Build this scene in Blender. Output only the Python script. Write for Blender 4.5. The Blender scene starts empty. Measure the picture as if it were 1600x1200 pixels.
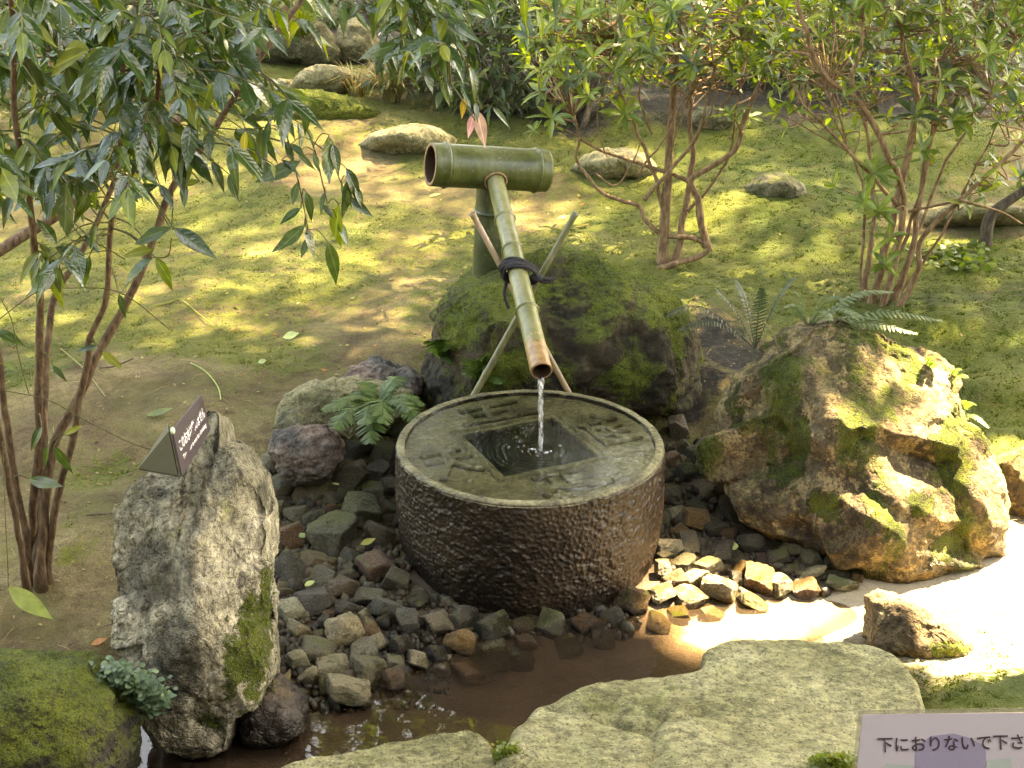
import bpy, bmesh, math, random
import numpy as np
from mathutils import Vector, Matrix, Euler

random.seed(7)
RNG = np.random.default_rng(11)
SC = bpy.context.scene
COL = SC.collection
PI = math.pi

# ------------------------------------------------------------------ camera
PITCH = math.radians(23.15)
HFOV = math.radians(40.0)
FPX = 800.0 / math.tan(HFOV / 2)
CAM = np.array([-0.06, -4.28, 2.46])
cd = bpy.data.cameras.new('camera')
cam = bpy.data.objects.new('camera', cd)
COL.objects.link(cam)
cam.location = CAM
cam.rotation_euler = (PI / 2 - PITCH, 0, 0)
cd.sensor_fit = 'HORIZONTAL'
cd.angle = HFOV
cd.clip_start = 0.05
cd.clip_end = 400
SC.camera = cam

# ------------------------------------------------------------------ light
SUN = np.array([0.42, 0.30, 0.86])
SUN /= np.linalg.norm(SUN)
w = bpy.data.worlds.new('World')
SC.world = w
w.use_nodes = True
wn = w.node_tree
bg = wn.nodes['Background']
sky = wn.nodes.new('ShaderNodeTexSky')
sky.sky_type = 'NISHITA'
sky.sun_disc = False
sky.sun_elevation = math.asin(SUN[2])
sky.sun_rotation = math.atan2(SUN[0], SUN[1])
sky.air_density = 1.0
sky.dust_density = 2.5
sky.ozone_density = 1.0
wn.links.new(sky.outputs[0], bg.inputs[0])
bg.inputs[1].default_value = 0.11
sl = bpy.data.lights.new('sun', 'SUN')
sl.energy = 5.0
sl.angle = math.radians(0.7)
sl.color = (1.0, 0.93, 0.82)
so = bpy.data.objects.new('sun', sl)
COL.objects.link(so)
so.rotation_euler = Vector(SUN).to_track_quat('Z', 'Y').to_euler()
so.location = (6, 4, 14)
vs = SC.view_settings
SC.display_settings.display_device = 'sRGB'
vs.view_transform = 'Standard'
vs.look = 'None'
vs.gamma = 1.0
vs.use_curve_mapping = False
vs.exposure = 4.65
try:
    vs.use_white_balance = True
    vs.white_balance_temperature = 11000
    vs.white_balance_tint = 10
except Exception:
    pass
cy = SC.cycles
cy.use_denoising = True
cy.max_bounces = 8
cy.diffuse_bounces = 4
cy.glossy_bounces = 4
cy.transparent_max_bounces = 12
cy.caustics_reflective = False
cy.caustics_refractive = False
cy.sample_clamp_indirect = 6.0

# ------------------------------------------------------------------ pixel helpers
CP, SP = math.cos(PITCH), math.sin(PITCH)
RIGHT = np.array([1.0, 0, 0])
UPV = np.array([0, SP, CP])
FWD = np.array([0, CP, -SP])


def ray(px, py):
    return FWD + RIGHT * ((px - 800) / FPX) + UPV * ((600 - py) / FPX)


def atY(px, py, Y):
    d = ray(px, py)
    return CAM + d * ((Y - CAM[1]) / d[1])


def atZ(px, py, z):
    d = ray(px, py)
    return CAM + d * ((z - CAM[2]) / d[2])


def depth_of(p):
    return float(np.dot(np.asarray(p) - CAM, FWD))


def to_px(P):
    P = np.atleast_2d(P) - CAM
    d = P @ FWD
    return np.stack([800 + FPX * (P @ RIGHT) / d, 600 - FPX * (P @ UPV) / d], 1)


# ------------------------------------------------------------------ noise
_perm = RNG.permutation(256)
_perm = np.concatenate([_perm, _perm, _perm])
_g = RNG.normal(size=(256, 3))
_g /= np.linalg.norm(_g, axis=1)[:, None]


def perlin(p):
    p = np.asarray(p, float)
    i = np.floor(p).astype(int)
    f = p - i
    i &= 255
    u = f * f * f * (f * (f * 6 - 15) + 10)
    out = 0
    for dx in (0, 1):
        for dy in (0, 1):
            for dz in (0, 1):
                h = _perm[_perm[_perm[(i[:, 0] + dx) & 255] + ((i[:, 1] + dy) & 255)] + ((i[:, 2] + dz) & 255)]
                g = _g[h]
                dot = g[:, 0] * (f[:, 0] - dx) + g[:, 1] * (f[:, 1] - dy) + g[:, 2] * (f[:, 2] - dz)
                wgt = (u[:, 0] if dx else 1 - u[:, 0]) * (u[:, 1] if dy else 1 - u[:, 1]) * (u[:, 2] if dz else 1 - u[:, 2])
                out = out + dot * wgt
    return out * 1.5


def fbm(p, octv=4, lac=2.05, gain=0.5):
    a, s, out = 1.0, 1.0, 0
    for k in range(octv):
        out = out + a * perlin(p * s + 17.3 * k)
        a *= gain
        s *= lac
    return out


# ------------------------------------------------------------------ mesh helpers
def mesh_np(name, V, F, mat=None, smooth=True):
    V = np.asarray(V, np.float32)
    F = np.asarray(F, np.int32)
    me = bpy.data.meshes.new(name)
    n = F.shape[1]
    me.vertices.add(len(V))
    me.vertices.foreach_set('co', V.ravel())
    me.loops.add(F.size)
    me.loops.foreach_set('vertex_index', F.ravel())
    me.polygons.add(len(F))
    me.polygons.foreach_set('loop_start', np.arange(0, F.size, n, dtype=np.int32))
    me.polygons.foreach_set('use_smooth', np.full(len(F), smooth))
    me.update(calc_edges=True)
    if mat:
        me.materials.append(mat)
    return me


def link(name, me, parent=None, loc=(0, 0, 0)):
    o = bpy.data.objects.new(name, me)
    COL.objects.link(o)
    o.location = Vector(loc)
    if parent:
        o.parent = parent
    return o


def tag(o, label=None, cat=None, group=None, kind=None):
    if label:
        o['label'] = label
    if cat:
        o['category'] = cat
    if group:
        o['group'] = group
    if kind:
        o['kind'] = kind
    return o


def thing(name, base, label, cat, group=None):
    o = bpy.data.objects.new(name, None)
    COL.objects.link(o)
    o.empty_display_size = 0.1
    o.location = Vector(base)
    tag(o, label, cat, group)
    return o


def wpos(o):
    p = Vector(o.location)
    while o.parent:
        o = o.parent
        p += Vector(o.location)
    return np.array(p)


def part(name, V, F, mat, parent, smooth=True):
    """V in world coordinates"""
    V = np.asarray(V) - wpos(parent)
    return link(name, mesh_np(name, V, F, mat, smooth), parent)


def solo(name, V, F, mat, base, smooth=True):
    return link(name, mesh_np(name, np.asarray(V) - np.asarray(base), F, mat, smooth), None, base)


def merge(parts):
    Vs, Fs, n = [], [], 0
    for V, F in parts:
        Vs.append(np.asarray(V, float))
        Fs.append(np.asarray(F) + n)
        n += len(V)
    return np.concatenate(Vs), np.concatenate(Fs)


def smooth_path(pts, sub=6):
    P = [np.asarray(p, float) for p in pts]
    if len(P) < 3:
        return np.array([P[0] + (P[-1] - P[0]) * t for t in np.linspace(0, 1, sub + 1)])
    out = []
    for i in range(len(P) - 1):
        p0 = P[max(i - 1, 0)]
        p1, p2 = P[i], P[i + 1]
        p3 = P[min(i + 2, len(P) - 1)]
        for k in range(sub):
            t = k / sub
            out.append(0.5 * ((2 * p1) + (-p0 + p2) * t + (2 * p0 - 5 * p1 + 4 * p2 - p3) * t * t + (-p0 + 3 * p1 - 3 * p2 + p3) * t ** 3))
    out.append(P[-1])
    return np.array(out)


def tube(path, radii, n=8, cap=True):
    path = np.asarray(path, float)
    m = len(path)
    radii = np.broadcast_to(np.asarray(radii, float), (m,))
    T = np.gradient(path, axis=0)
    T /= np.linalg.norm(T, axis=1)[:, None] + 1e-9
    a = np.array([0, 0, 1.0]) if abs(T[0][2]) < 0.9 else np.array([1.0, 0, 0])
    N = np.zeros_like(path)
    v = a - T[0] * np.dot(a, T[0])
    for i in range(m):
        v = v - T[i] * np.dot(v, T[i])
        v /= np.linalg.norm(v) + 1e-9
        N[i] = v
    B = np.cross(T, N)
    ang = np.linspace(0, 2 * PI, n, endpoint=False)
    V = path[:, None, :] + radii[:, None, None] * (np.cos(ang)[None, :, None] * N[:, None, :] + np.sin(ang)[None, :, None] * B[:, None, :])
    V = V.reshape(-1, 3)
    i, j = np.meshgrid(np.arange(m - 1), np.arange(n), indexing='ij')
    a_ = i * n + j
    b_ = i * n + (j + 1) % n
    F = np.stack([a_, b_, b_ + n, a_ + n], -1).reshape(-1, 4)
    if cap:
        c0, c1 = len(V), len(V) + 1
        V = np.concatenate([V, path[:1], path[-1:]])
        j = np.arange(n)
        k = (j + 1) % n
        F = np.concatenate([F, np.stack([k, j, np.full(n, c0), np.full(n, c0)], 1)])
        F = np.concatenate([F, np.stack([(m - 1) * n + j, (m - 1) * n + k, np.full(n, c1), np.full(n, c1)], 1)])
        # degenerate quads are turned into triangles by splitting below
    return V, F


def fix(F):
    """quad array that may hold doubled corners -> triangles"""
    F = np.asarray(F)
    if F.shape[1] == 3:
        return F
    t1 = F[:, [0, 1, 2]]
    t2 = F[:, [0, 2, 3]]
    t = np.concatenate([t1, t2])
    ok = (t[:, 0] != t[:, 1]) & (t[:, 1] != t[:, 2]) & (t[:, 0] != t[:, 2])
    return t[ok]


def ttube(path, radii, n=8, cap=True):
    V, F = tube(path, radii, n, cap)
    return V, fix(F)


_ico = {}


def ico(level):
    if level not in _ico:
        bm = bmesh.new()
        bmesh.ops.create_icosphere(bm, subdivisions=level, radius=1)
        V = np.array([v.co[:] for v in bm.verts])
        F = np.array([[v.index for v in f.verts] for f in bm.faces])
        bm.free()
        _ico[level] = (V, F)
    return _ico[level]


# ------------------------------------------------------------------ node helpers
class NT:
    def __init__(s, name):
        s.m = bpy.data.materials.new(name)
        s.m.use_nodes = True
        s.t = s.m.node_tree
        s.t.nodes.clear()
        s.out = s.n('ShaderNodeOutputMaterial')

    def n(s, typ, **kw):
        nd = s.t.nodes.new(typ)
        for k, v in kw.items():
            setattr(nd, k, v)
        return nd

    def set(s, sock, v):
        if isinstance(v, bpy.types.NodeSocket):
            s.t.links.new(v, sock)
        elif isinstance(v, (tuple, list)) and len(v) == 3 and sock.type == 'RGBA':
            sock.default_value = (*v, 1)
        else:
            sock.default_value = v

    def pos(s, scale=1.0, stretch=None, obj=False):
        if obj:
            o = s.n('ShaderNodeTexCoord').outputs['Object']
        else:
            o = s.n('ShaderNodeNewGeometry').outputs['Position']
        if stretch or scale != 1.0:
            mp = s.n('ShaderNodeMapping')
            s.set(mp.inputs['Vector'], o)
            st = stretch or (1, 1, 1)
            mp.inputs['Scale'].default_value = tuple(scale * k for k in st)
            return mp.outputs[0]
        return o

    def noise(s, scale, detail=4, rough=0.55, vec=None, out='Fac', dist=0.0):
        nd = s.n('ShaderNodeTexNoise')
        nd.inputs['Scale'].default_value = scale
        nd.inputs['Detail'].default_value = detail
        nd.inputs['Roughness'].default_value = rough
        nd.inputs['Distortion'].default_value = dist
        s.set(nd.inputs['Vector'], vec if vec is not None else s.pos())
        return nd.outputs[out]

    def voro(s, scale, vec=None, out='Distance', feature='F1', rnd=1.0):
        nd = s.n('ShaderNodeTexVoronoi', feature=feature)
        nd.inputs['Scale'].default_value = scale
        nd.inputs['Randomness'].default_value = rnd
        s.set(nd.inputs['Vector'], vec if vec is not None else s.pos())
        return nd.outputs[out]

    def ramp(s, fac, *stops):
        nd = s.n('ShaderNodeValToRGB')
        s.set(nd.inputs[0], fac)
        cr = nd.color_ramp
        while len(cr.elements) < len(stops):
            cr.elements.new(0.5)
        for e, (p, c) in zip(cr.elements, stops):
            e.position = p
            e.color = (c, c, c, 1) if isinstance(c, (int, float)) else (*c, 1)
        return nd.outputs[0]

    def mr(s, v, a, b, c=0.0, d=1.0):
        nd = s.n('ShaderNodeMapRange')
        s.set(nd.inputs[0], v)
        for i, q in enumerate((a, b, c, d)):
            nd.inputs[i + 1].default_value = q
        return nd.outputs[0]

    def math(s, op, a, b=0.0, clamp=False):
        nd = s.n('ShaderNodeMath', operation=op, use_clamp=clamp)
        s.set(nd.inputs[0], a)
        s.set(nd.inputs[1], b)
        return nd.outputs[0]

    def mix(s, f, a, b, mode='MIX'):
        nd = s.n('ShaderNodeMix', data_type='RGBA', blend_type=mode)
        s.set(nd.inputs[0], f)
        s.set(nd.inputs[6], a)
        s.set(nd.inputs[7], b)
        return nd.outputs[2]

    def hsv(s, col, h=0.5, sat=1.0, val=1.0):
        nd = s.n('ShaderNodeHueSaturation')
        s.set(nd.inputs['Hue'], h)
        s.set(nd.inputs['Saturation'], sat)
        s.set(nd.inputs['Value'], val)
        s.set(nd.inputs['Color'], col)
        return nd.outputs[0]

    def bump(s, h, strength=0.5, dist=0.01, normal=None):
        nd = s.n('ShaderNodeBump')
        nd.inputs['Strength'].default_value = strength
        nd.inputs['Distance'].default_value = dist
        s.set(nd.inputs['Height'], h)
        if normal is not None:
            s.set(nd.inputs['Normal'], normal)
        return nd.outputs[0]

    def bsdf(s, col, rough=0.7, normal=None, spec=0.5, **kw):
        b = s.n('ShaderNodeBsdfPrincipled')
        s.set(b.inputs['Base Color'], col)
        s.set(b.inputs['Roughness'], rough)
        s.set(b.inputs['Specular IOR Level'], spec)
        if normal is not None:
            s.set(b.inputs['Normal'], normal)
        for k, v in kw.items():
            s.set(b.inputs[k.replace('_', ' ')], v)
        return b.outputs[0]

    def mixs(s, f, a, b):
        nd = s.n('ShaderNodeMixShader')
        s.set(nd.inputs[0], f)
        s.t.links.new(a, nd.inputs[1])
        s.t.links.new(b, nd.inputs[2])
        return nd.outputs[0]

    def done(s, sh):
        s.t.links.new(sh, s.out.inputs[0])
        return s.m

    def normz(s):
        g = s.n('ShaderNodeNewGeometry')
        sp = s.n('ShaderNodeSeparateXYZ')
        s.t.links.new(g.outputs['Normal'], sp.inputs[0])
        return sp.outputs[2]

    def z(s):
        sp = s.n('ShaderNodeSeparateXYZ')
        s.t.links.new(s.pos(), sp.inputs[0])
        return sp.outputs[2]

    def attr(s, name):
        a = s.n('ShaderNodeAttribute')
        a.attribute_name = name
        return a.outputs['Fac']


MOSS_A, MOSS_B, MOSS_C = (0.050, 0.075, 0.008), (0.115, 0.150, 0.012), (0.185, 0.205, 0.022)


def rock_mat(name, c1, c2, c3, moss=0.0, moss_scale=5.0, side_moss=0.0, rough=0.85, wet_z=None, lichen=None, streak=None,
             scale=1.0, bump=0.6, spec=0.35, crack=0.0, chipped=1.0):
    t = NT(name)
    vec = t.pos()
    if streak:
        mp = t.n('ShaderNodeMapping')
        t.set(mp.inputs['Vector'], vec)
        mp.inputs['Rotation'].default_value = streak[0]
        mp.inputs['Scale'].default_value = streak[1]
        vec = mp.outputs[0]
    big = t.noise(5 * scale, 5, 0.6, vec)
    fine = t.noise(38 * scale, 6, 0.68, vec)
    col = t.ramp(big, (0.36, c1), (0.5, c2), (0.64, c3))
    col = t.mix(t.mr(fine, 0.35, 0.7), t.hsv(col, 0.5, 1.0, 0.42), t.hsv(col, 0.5, 0.95, 1.25))
    pits = t.mr(t.noise(120 * scale, 3, 0.6), 0.36, 0.46)
    col = t.mix(pits, t.hsv(col, 0.5, 1.0, 0.45), col)
    if lichen:
        lm = t.mr(t.noise(13, 6, 0.75), lichen[1], lichen[1] + 0.05)
        lf = t.mr(t.noise(90, 4, 0.7), 0.38, 0.55)
        col = t.mix(t.math('MULTIPLY', lm, lf), col, lichen[0])
    height = t.math('ADD', t.math('MULTIPLY', fine, 0.6), t.math('MULTIPLY', t.noise(140 * scale, 4, 0.7), 0.4))
    wv = t.mix(0.06, t.pos(), t.noise(7, 4, 0.7, out='Color'))
    e1 = t.mr(t.voro(17 * scale, wv, feature='DISTANCE_TO_EDGE'), 0.0, 0.10)
    e2 = t.mr(t.voro(48 * scale, wv, feature='DISTANCE_TO_EDGE'), 0.0, 0.12)
    chip = t.math('ADD', t.math('MULTIPLY', e1, 0.5), t.math('MULTIPLY', e2, 0.35))
    height = t.math('ADD', height, t.math('MULTIPLY', chip, t.mr(t.noise(6, 3), 0.4, 0.6, 0.2 * chipped, 1.0 * chipped)))
    col = t.mix(t.math('MULTIPLY', t.math('SUBTRACT', 1.0, e1), t.mr(t.noise(5, 3), 0.45, 0.6, 0.0, 0.7 * chipped)), col, t.hsv(col, 0.5, 1.0, 0.35))
    if crack:
        ck = t.mr(t.voro(6 * scale, t.noise(6, 4, 0.6, out='Color'), feature='DISTANCE_TO_EDGE'), 0.0, 0.03)
        height = t.math('ADD', height, t.math('MULTIPLY', ck, crack))
    rg = rough
    if True:
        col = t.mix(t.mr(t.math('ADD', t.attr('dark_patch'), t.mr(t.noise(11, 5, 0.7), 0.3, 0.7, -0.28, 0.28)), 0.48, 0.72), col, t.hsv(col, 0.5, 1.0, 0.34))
        nz = t.normz()
        mn = t.noise(moss_scale, 6, 0.65)
        m = t.math('ADD', t.math('MULTIPLY', nz, 0.30), mn)
        thr = 1.02 - 0.45 * moss
        m = t.mr(m, thr - 0.10, thr + 0.10)
        if side_moss:
            sm = t.mr(t.noise(moss_scale * 0.8 + 1.3, 5, 0.6, t.pos(1, (1.3, 1, 0.5))), 0.62 - 0.25 * side_moss, 0.70 - 0.25 * side_moss)
            m = t.math('MAXIMUM', m, sm)
        mf = t.noise(170, 4, 0.75)
        mcol = t.ramp(t.math('ADD', t.math('MULTIPLY', t.noise(9, 4, 0.6), 0.55), t.math('MULTIPLY', mf, 0.45)), (0.36, MOSS_A), (0.5, MOSS_B), (0.66, MOSS_C))
        mcol = t.mix(t.mr(mf, 0.35, 0.6), t.hsv(mcol, 0.5, 1.0, 0.35), mcol)
        pm = t.mr(t.math('ADD', t.attr('moss_patch'), t.mr(t.noise(22, 5, 0.7), 0.3, 0.7, -0.35, 0.35)), 0.42, 0.55)
        m = t.math('MAXIMUM', m, pm)
        m = t.math('MULTIPLY', m, t.mr(t.noise(60, 3, 0.7), 0.28, 0.46), True)
        col = t.mix(m, col, mcol)
        height = t.math('ADD', height, t.math('MULTIPLY', m, t.math('ADD', 0.5, t.math('MULTIPLY', mf, 1.6))))
        rg = t.mr(m, 0, 1, rough, 0.95)
    if wet_z is not None:
        wz = t.math('ADD', t.z(), t.mr(t.noise(14, 3), 0.3, 0.7, -0.05, 0.05))
        wet = t.mr(wz, wet_z, wet_z + 0.06, 1.0, 0.0)
        col = t.mix(wet, col, t.hsv(col, 0.5, 1.15, 0.42))
        rr = t.n('ShaderNodeMix', data_type='FLOAT')
        t.set(rr.inputs[0], wet)
        t.set(rr.inputs[2], rg)
        rr.inputs[3].default_value = 0.28
        rg = rr.outputs[0]
    return t.done(t.bsdf(col, rg, t.bump(height, bump, 0.012), spec))

# ------------------------------------------------------------------ terrain
_ctl = []
for px, py, z in [
        # stream bed
        (700, 1080, -.05), (800, 1060, -.06), (900, 1030, -.06), (1000, 1010, -.05), (1100, 985, -.045), (1200, 965, -.02), (1300, 955, -.012),
        (1400, 950, .0), (600, 1140, -.05), (480, 1165, -.05), (350, 1180, -.05), (220, 1190, -.05), (1000, 1070, -.05), (760, 1140, -.05),
        (700, 1200, -.03), (1000, 1200, -.02), (300, 1260, -.05), (640, 1100, -.04),
        # cobble bed
        (450, 980, .03), (550, 950, .03), (650, 965, .02), (480, 1060, .015), (560, 1040, .015), (430, 1060, .02), (720, 1000, .0), (850, 985, -.01),
        (960, 970, .0), (1020, 930, .02), (1080, 880, .03), (1150, 830, .04), (1250, 865, .03), (1200, 900, .015), (1300, 900, .02), (1060, 770, .06),
        (1100, 700, .09), (450, 800, .08), (550, 760, .11), (600, 720, .13), (480, 900, .05), (540, 850, .07), (580, 900, .04), (830, 800, .04), (830, 700, .08),
        # left soil bank
        (410, 660, .22), (400, 740, .2), (300, 620, .25), (100, 620, .25), (50, 880, .2), (150, 950, .17), (100, 1010, .13), (200, 800, .22), (-100, 900, .2), (-200, 600, .25),
        (350, 560, .26), (600, 520, .27), (560, 600, .24), (600, 450, .29), (400, 450, .29), (100, 450, .29), (700, 380, .31), (900, 370, .33),
        (1000, 500, .28), (1100, 470, .3), (1080, 560, .24), (500, 300, .37), (850, 240, .41), (1200, 300, .4), (1550, 400, .35), (1500, 480, .3), (1700, 400, .36),
        (1590, 600, .22), (1580, 680, .15), (1560, 790, .06), (1700, 700, .1), (1550, 900, .03), (1650, 900, .04), (1500, 990, .07), (1560, 1090, .13), (1400, 1060, .08), (1700, 1100, .15),
        (500, 170, .52), (1000, 170, .52), (1500, 200, .5), (800, 90, .62), (200, 90, .66), (1400, 90, .64), (-300, 200, .5), (1900, 200, .5), (-300, 60, .68), (1900, 60, .68)]:
    p = atZ(px, py, z)
    _ctl.append((p[0], p[1], z))
_ctl += [(-4, -2.5, .15), (-3, -3, .1), (3.5, -2.5, .15), (0, -3, .0), (0, 14, .75), (-8, 14, .8), (8, 14, .75), (-12, 4, .5), (12, 4, .5), (-60, 60, 1.5), (60, 60, 1.5), (0, 60, 1.5), (60, -60, 0), (-60, -60, 0), (0, -60, 0)]
_ctl = np.array(_ctl)


def hz0(x, y):
    x = np.atleast_1d(x).astype(float)
    y = np.atleast_1d(y).astype(float)
    out = np.zeros_like(x)
    for s in range(0, len(x), 20000):
        dx = x[s:s + 20000, None] - _ctl[None, :, 0]
        dy = y[s:s + 20000, None] - _ctl[None, :, 1]
        wgt = 1.0 / (dx * dx + dy * dy + 0.012) ** 1.7
        out[s:s + 20000] = (wgt * _ctl[None, :, 2]).sum(1) / wgt.sum(1)
    return out


def relief(x, y):
    p = np.stack([np.atleast_1d(x), np.atleast_1d(y), np.zeros(np.size(x))], 1).astype(float)
    return 0.022 * fbm(p * 1.3 + 5, 3) + 0.007 * fbm(p * 7, 3)


def hz(x, y):
    z = hz0(x, y)
    return z + relief(x, y) * np.clip((z + 0.02) / 0.12, 0.15, 1)


def onG(px, py, dz=0.0):
    z = 0.2
    for _ in range(14):
        p = atZ(px, py, z + dz)
        z = 0.5 * z + 0.5 * float(hz(p[0], p[1])[0])
    return atZ(px, py, z + dz)


# painted kinds of ground: moss (1) against bare soil (0), dark litter under the hedge
_blobs = []   # px, py, radius px, value
for b in [(60, 480, 160, .55), (300, 520, 110, .75), (420, 500, 110, .6), (380, 420, 150, .6), (560, 400, 130, .65), (650, 380, 90, .6), (620, 285, 90, .26), (520, 265, 60, .28), (420, 250, 60, .3), (650, 255, 40, .85),
          (300, 640, 130, .12), (200, 640, 130, .12), (90, 700, 110, .05), (380, 690, 60, .08), (150, 745, 45, .95), (195, 735, 40, .95), (100, 820, 60, .3), (150, 920, 80, .12), (110, 870, 25, .7), (60, 960, 90, .1),
          (420, 620, 60, .12), (520, 560, 70, .3), (600, 500, 90, .35), (480, 540, 80, .45), (700, 330, 60, .3), (580, 340, 70, .55), (640, 430, 70, .45), (880, 340, 70, .45), (860, 300, 40, .35), (930, 370, 70, .7), (760, 210, 60, .95), (870, 205, 80, .9), (1000, 330, 100, .9),
          (1150, 260, 110, 1), (1200, 340, 120, 1), (1150, 420, 120, .9), (1250, 420, 100, .9), (1300, 240, 120, 1), (1480, 430, 120, 1), (1560, 460, 60, .6), (1540, 500, 30, .1), (1500, 560, 110, .9), (1580, 650, 80, .8),
          (1450, 350, 60, .3), (1560, 320, 80, .4), (960, 210, 60, .9), (1130, 490, 60, .4), (1100, 520, 50, .1), (1560, 1095, 80, 1), (1560, 900, 100, .4), (1450, 1050, 60, .5),
          (500, 150, 80, .8), (620, 200, 60, .5), (400, 200, 90, .7), (200, 200, 100, .5), (100, 300, 100, .4), (250, 350, 120, .7), (640, 150, 60, .4), (560, 205, 40, .3), (600, 215, 40, .3)]:
    p = onG(b[0], b[1])
    q = onG(b[0] + b[2], b[1])
    _blobs.append((p[0], p[1], abs(q[0] - p[0]), b[3]))
_blobs = np.array(_blobs)


def mossv(x, y):
    out = np.zeros(len(x))
    for s in range(0, len(x), 20000):
        dx = x[s:s + 20000, None] - _blobs[None, :, 0]
        dy = (y[s:s + 20000, None] - _blobs[None, :, 1]) * 0.75
        wgt = np.exp(-(dx * dx + dy * dy) / (_blobs[None, :, 2] ** 2) * 1.6) + 1e-6
        out[s:s + 20000] = (wgt * _blobs[None, :, 3]).sum(1) / wgt.sum(1)
    return out


def axis_pts(segs):
    out = []
    for a, b, st in segs:
        out += list(np.arange(a, b, st))
    out.append(segs[-1][1])
    return np.array(out)


gx = axis_pts([(-80, -12, 6), (-12, -5, .6), (-5, -2.4, .06), (-2.4, 2.6, .018), (2.6, 5, .06), (5, 12, .6), (12, 80, 6)])
gy = axis_pts([(-80, -4, 6), (-4, -1.8, .08), (-1.8, 3.2, .018), (3.2, 7, .04), (7, 12, .1), (12, 20, .8), (20, 80, 6)])
X, Y = np.meshgrid(gx, gy, indexing='ij')
gxx, gyy = X.ravel(), Y.ravel()
gzz = hz(gxx, gyy)
near = (np.abs(gxx) < 3) & (gyy > -2) & (gyy < 7)
pp = np.stack([gxx, gyy, gzz * 0], 1)
gm = mossv(gxx, gyy)
gmn = np.clip(gm + 0.35 * fbm(pp * 2.2, 4) + 0.12 * fbm(pp * 11, 3), 0, 1)
gzz[near] += (.004 * fbm(pp[near] * 30, 3) + .010 * np.maximum(fbm(pp[near] * 9 + 31, 3) - .1, 0)) * np.clip((gzz[near] - .08) / .1, 0, 1)
gzz[near] += 0.006 * np.clip(gmn[near], 0, 1) * (0.6 + fbm(pp[near] * 22, 3)) * np.clip((gzz[near] - .02) / .1, 0, 1)
nx, ny = len(gx), len(gy)
i, j = np.meshgrid(np.arange(nx - 1), np.arange(ny - 1), indexing='ij')
q = (i * ny + j).ravel()
GF = np.stack([q, q + ny, q + ny + 1, q + 1], 1)

t = NT('garden_ground')
mossf = t.attr('moss')
n1 = t.noise(3.2, 5, .6)
n2 = t.noise(28, 5, .65)
n3 = t.noise(150, 4, .75)
n4 = t.noise(70, 5, .7)
soil = t.ramp(n1, (.33, (.095, .064, .028)), (.5, (.180, .132, .060)), (.66, (.29, .225, .108)))
soil = t.mix(t.mr(n2, .35, .68), t.hsv(soil, .5, 1.05, .55), soil)
soil = t.mix(t.mr(n3, .40, .62), t.hsv(soil, .5, 1, .5), soil)
speck = t.mr(t.voro(55, out='Distance'), .05, .16)
soil = t.mix(t.mr(t.noise(17, 2), .5, .62), soil, t.mix(speck, (.32, .24, .13), soil))
mm = t.math('ADD', t.math('MULTIPLY', n4, .55), t.math('MULTIPLY', n1, .45))
moss = t.ramp(mm, (.36, (.034, .041, .006)), (.50, (.100, .110, .014)), (.68, (.175, .168, .028)))
moss = t.mix(t.mr(n3, .36, .6), t.hsv(moss, .5, 1, .55), moss)
moss = t.mix(t.mr(t.noise(.9, 3), .42, .62), moss, t.hsv(moss, .53, 1.0, .72))
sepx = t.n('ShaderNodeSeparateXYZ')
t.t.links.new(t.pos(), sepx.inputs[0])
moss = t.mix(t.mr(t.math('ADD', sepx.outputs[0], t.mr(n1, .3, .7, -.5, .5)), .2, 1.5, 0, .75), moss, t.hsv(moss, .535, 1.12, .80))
brk = t.math('ADD', mossf, t.math('ADD', t.mr(n2, .3, .7, -.30, .30), t.mr(n4, .3, .7, -.22, .22)))
mask = t.mr(brk, .36, .58)
col = t.mix(mask, soil, moss)
# thin algae film over the soil
col = t.mix(t.math('MULTIPLY', t.mr(t.noise(5, 4, .6), .42, .66), .45), col, (.105, .105, .028))
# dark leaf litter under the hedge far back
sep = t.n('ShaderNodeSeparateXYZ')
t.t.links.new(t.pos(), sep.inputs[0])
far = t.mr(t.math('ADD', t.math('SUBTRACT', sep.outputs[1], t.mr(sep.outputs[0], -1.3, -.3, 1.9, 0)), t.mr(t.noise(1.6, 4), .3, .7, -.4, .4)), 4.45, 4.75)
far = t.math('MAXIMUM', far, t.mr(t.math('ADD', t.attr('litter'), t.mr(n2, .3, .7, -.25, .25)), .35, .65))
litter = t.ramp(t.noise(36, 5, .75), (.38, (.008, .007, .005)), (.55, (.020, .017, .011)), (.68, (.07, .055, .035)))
litter = t.mix(t.mr(t.voro(26), .07, .12, 1, 0), litter, (.24, .21, .15))  # pale specks painted in for sun glints on the litter
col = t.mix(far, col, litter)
sun_pale = t.math('ADD', t.attr('sun_pale'), t.mr(n2, .3, .7, -.25, .25))
col = t.mix(t.mr(sun_pale, .35, .65), col, t.mix(n3, (.30, .25, .16), (.46, .40, .29)))  # pale sandy tone spread over the sun patch so it washes out
# wet mud towards the stream
zw = t.math('ADD', sep.outputs[2], t.mr(t.noise(9, 4), .3, .7, -.02, .02))
wet = t.math('MULTIPLY', t.mr(zw, .02, .10, 1, 0), t.mr(t.attr('sun_pale'), .25, .7, 1, .10))
mud = t.ramp(t.noise(7, 5, .6), (.35, (.055, .037, .022)), (.6, (.100, .068, .042)))
mud = t.mix(t.mr(n3, .4, .62), t.hsv(mud, .5, 1, .7), mud)
col = t.mix(wet, col, mud)
rg = t.mr(wet, 0, 1, .93, .4)
hgt = t.math('ADD', t.math('MULTIPLY', n3, .55), t.math('ADD', n2, t.math('MULTIPLY', n4, .8)))
M_GROUND = t.done(t.bsdf(col, rg, t.bump(hgt, .75, .014), .3))

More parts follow.
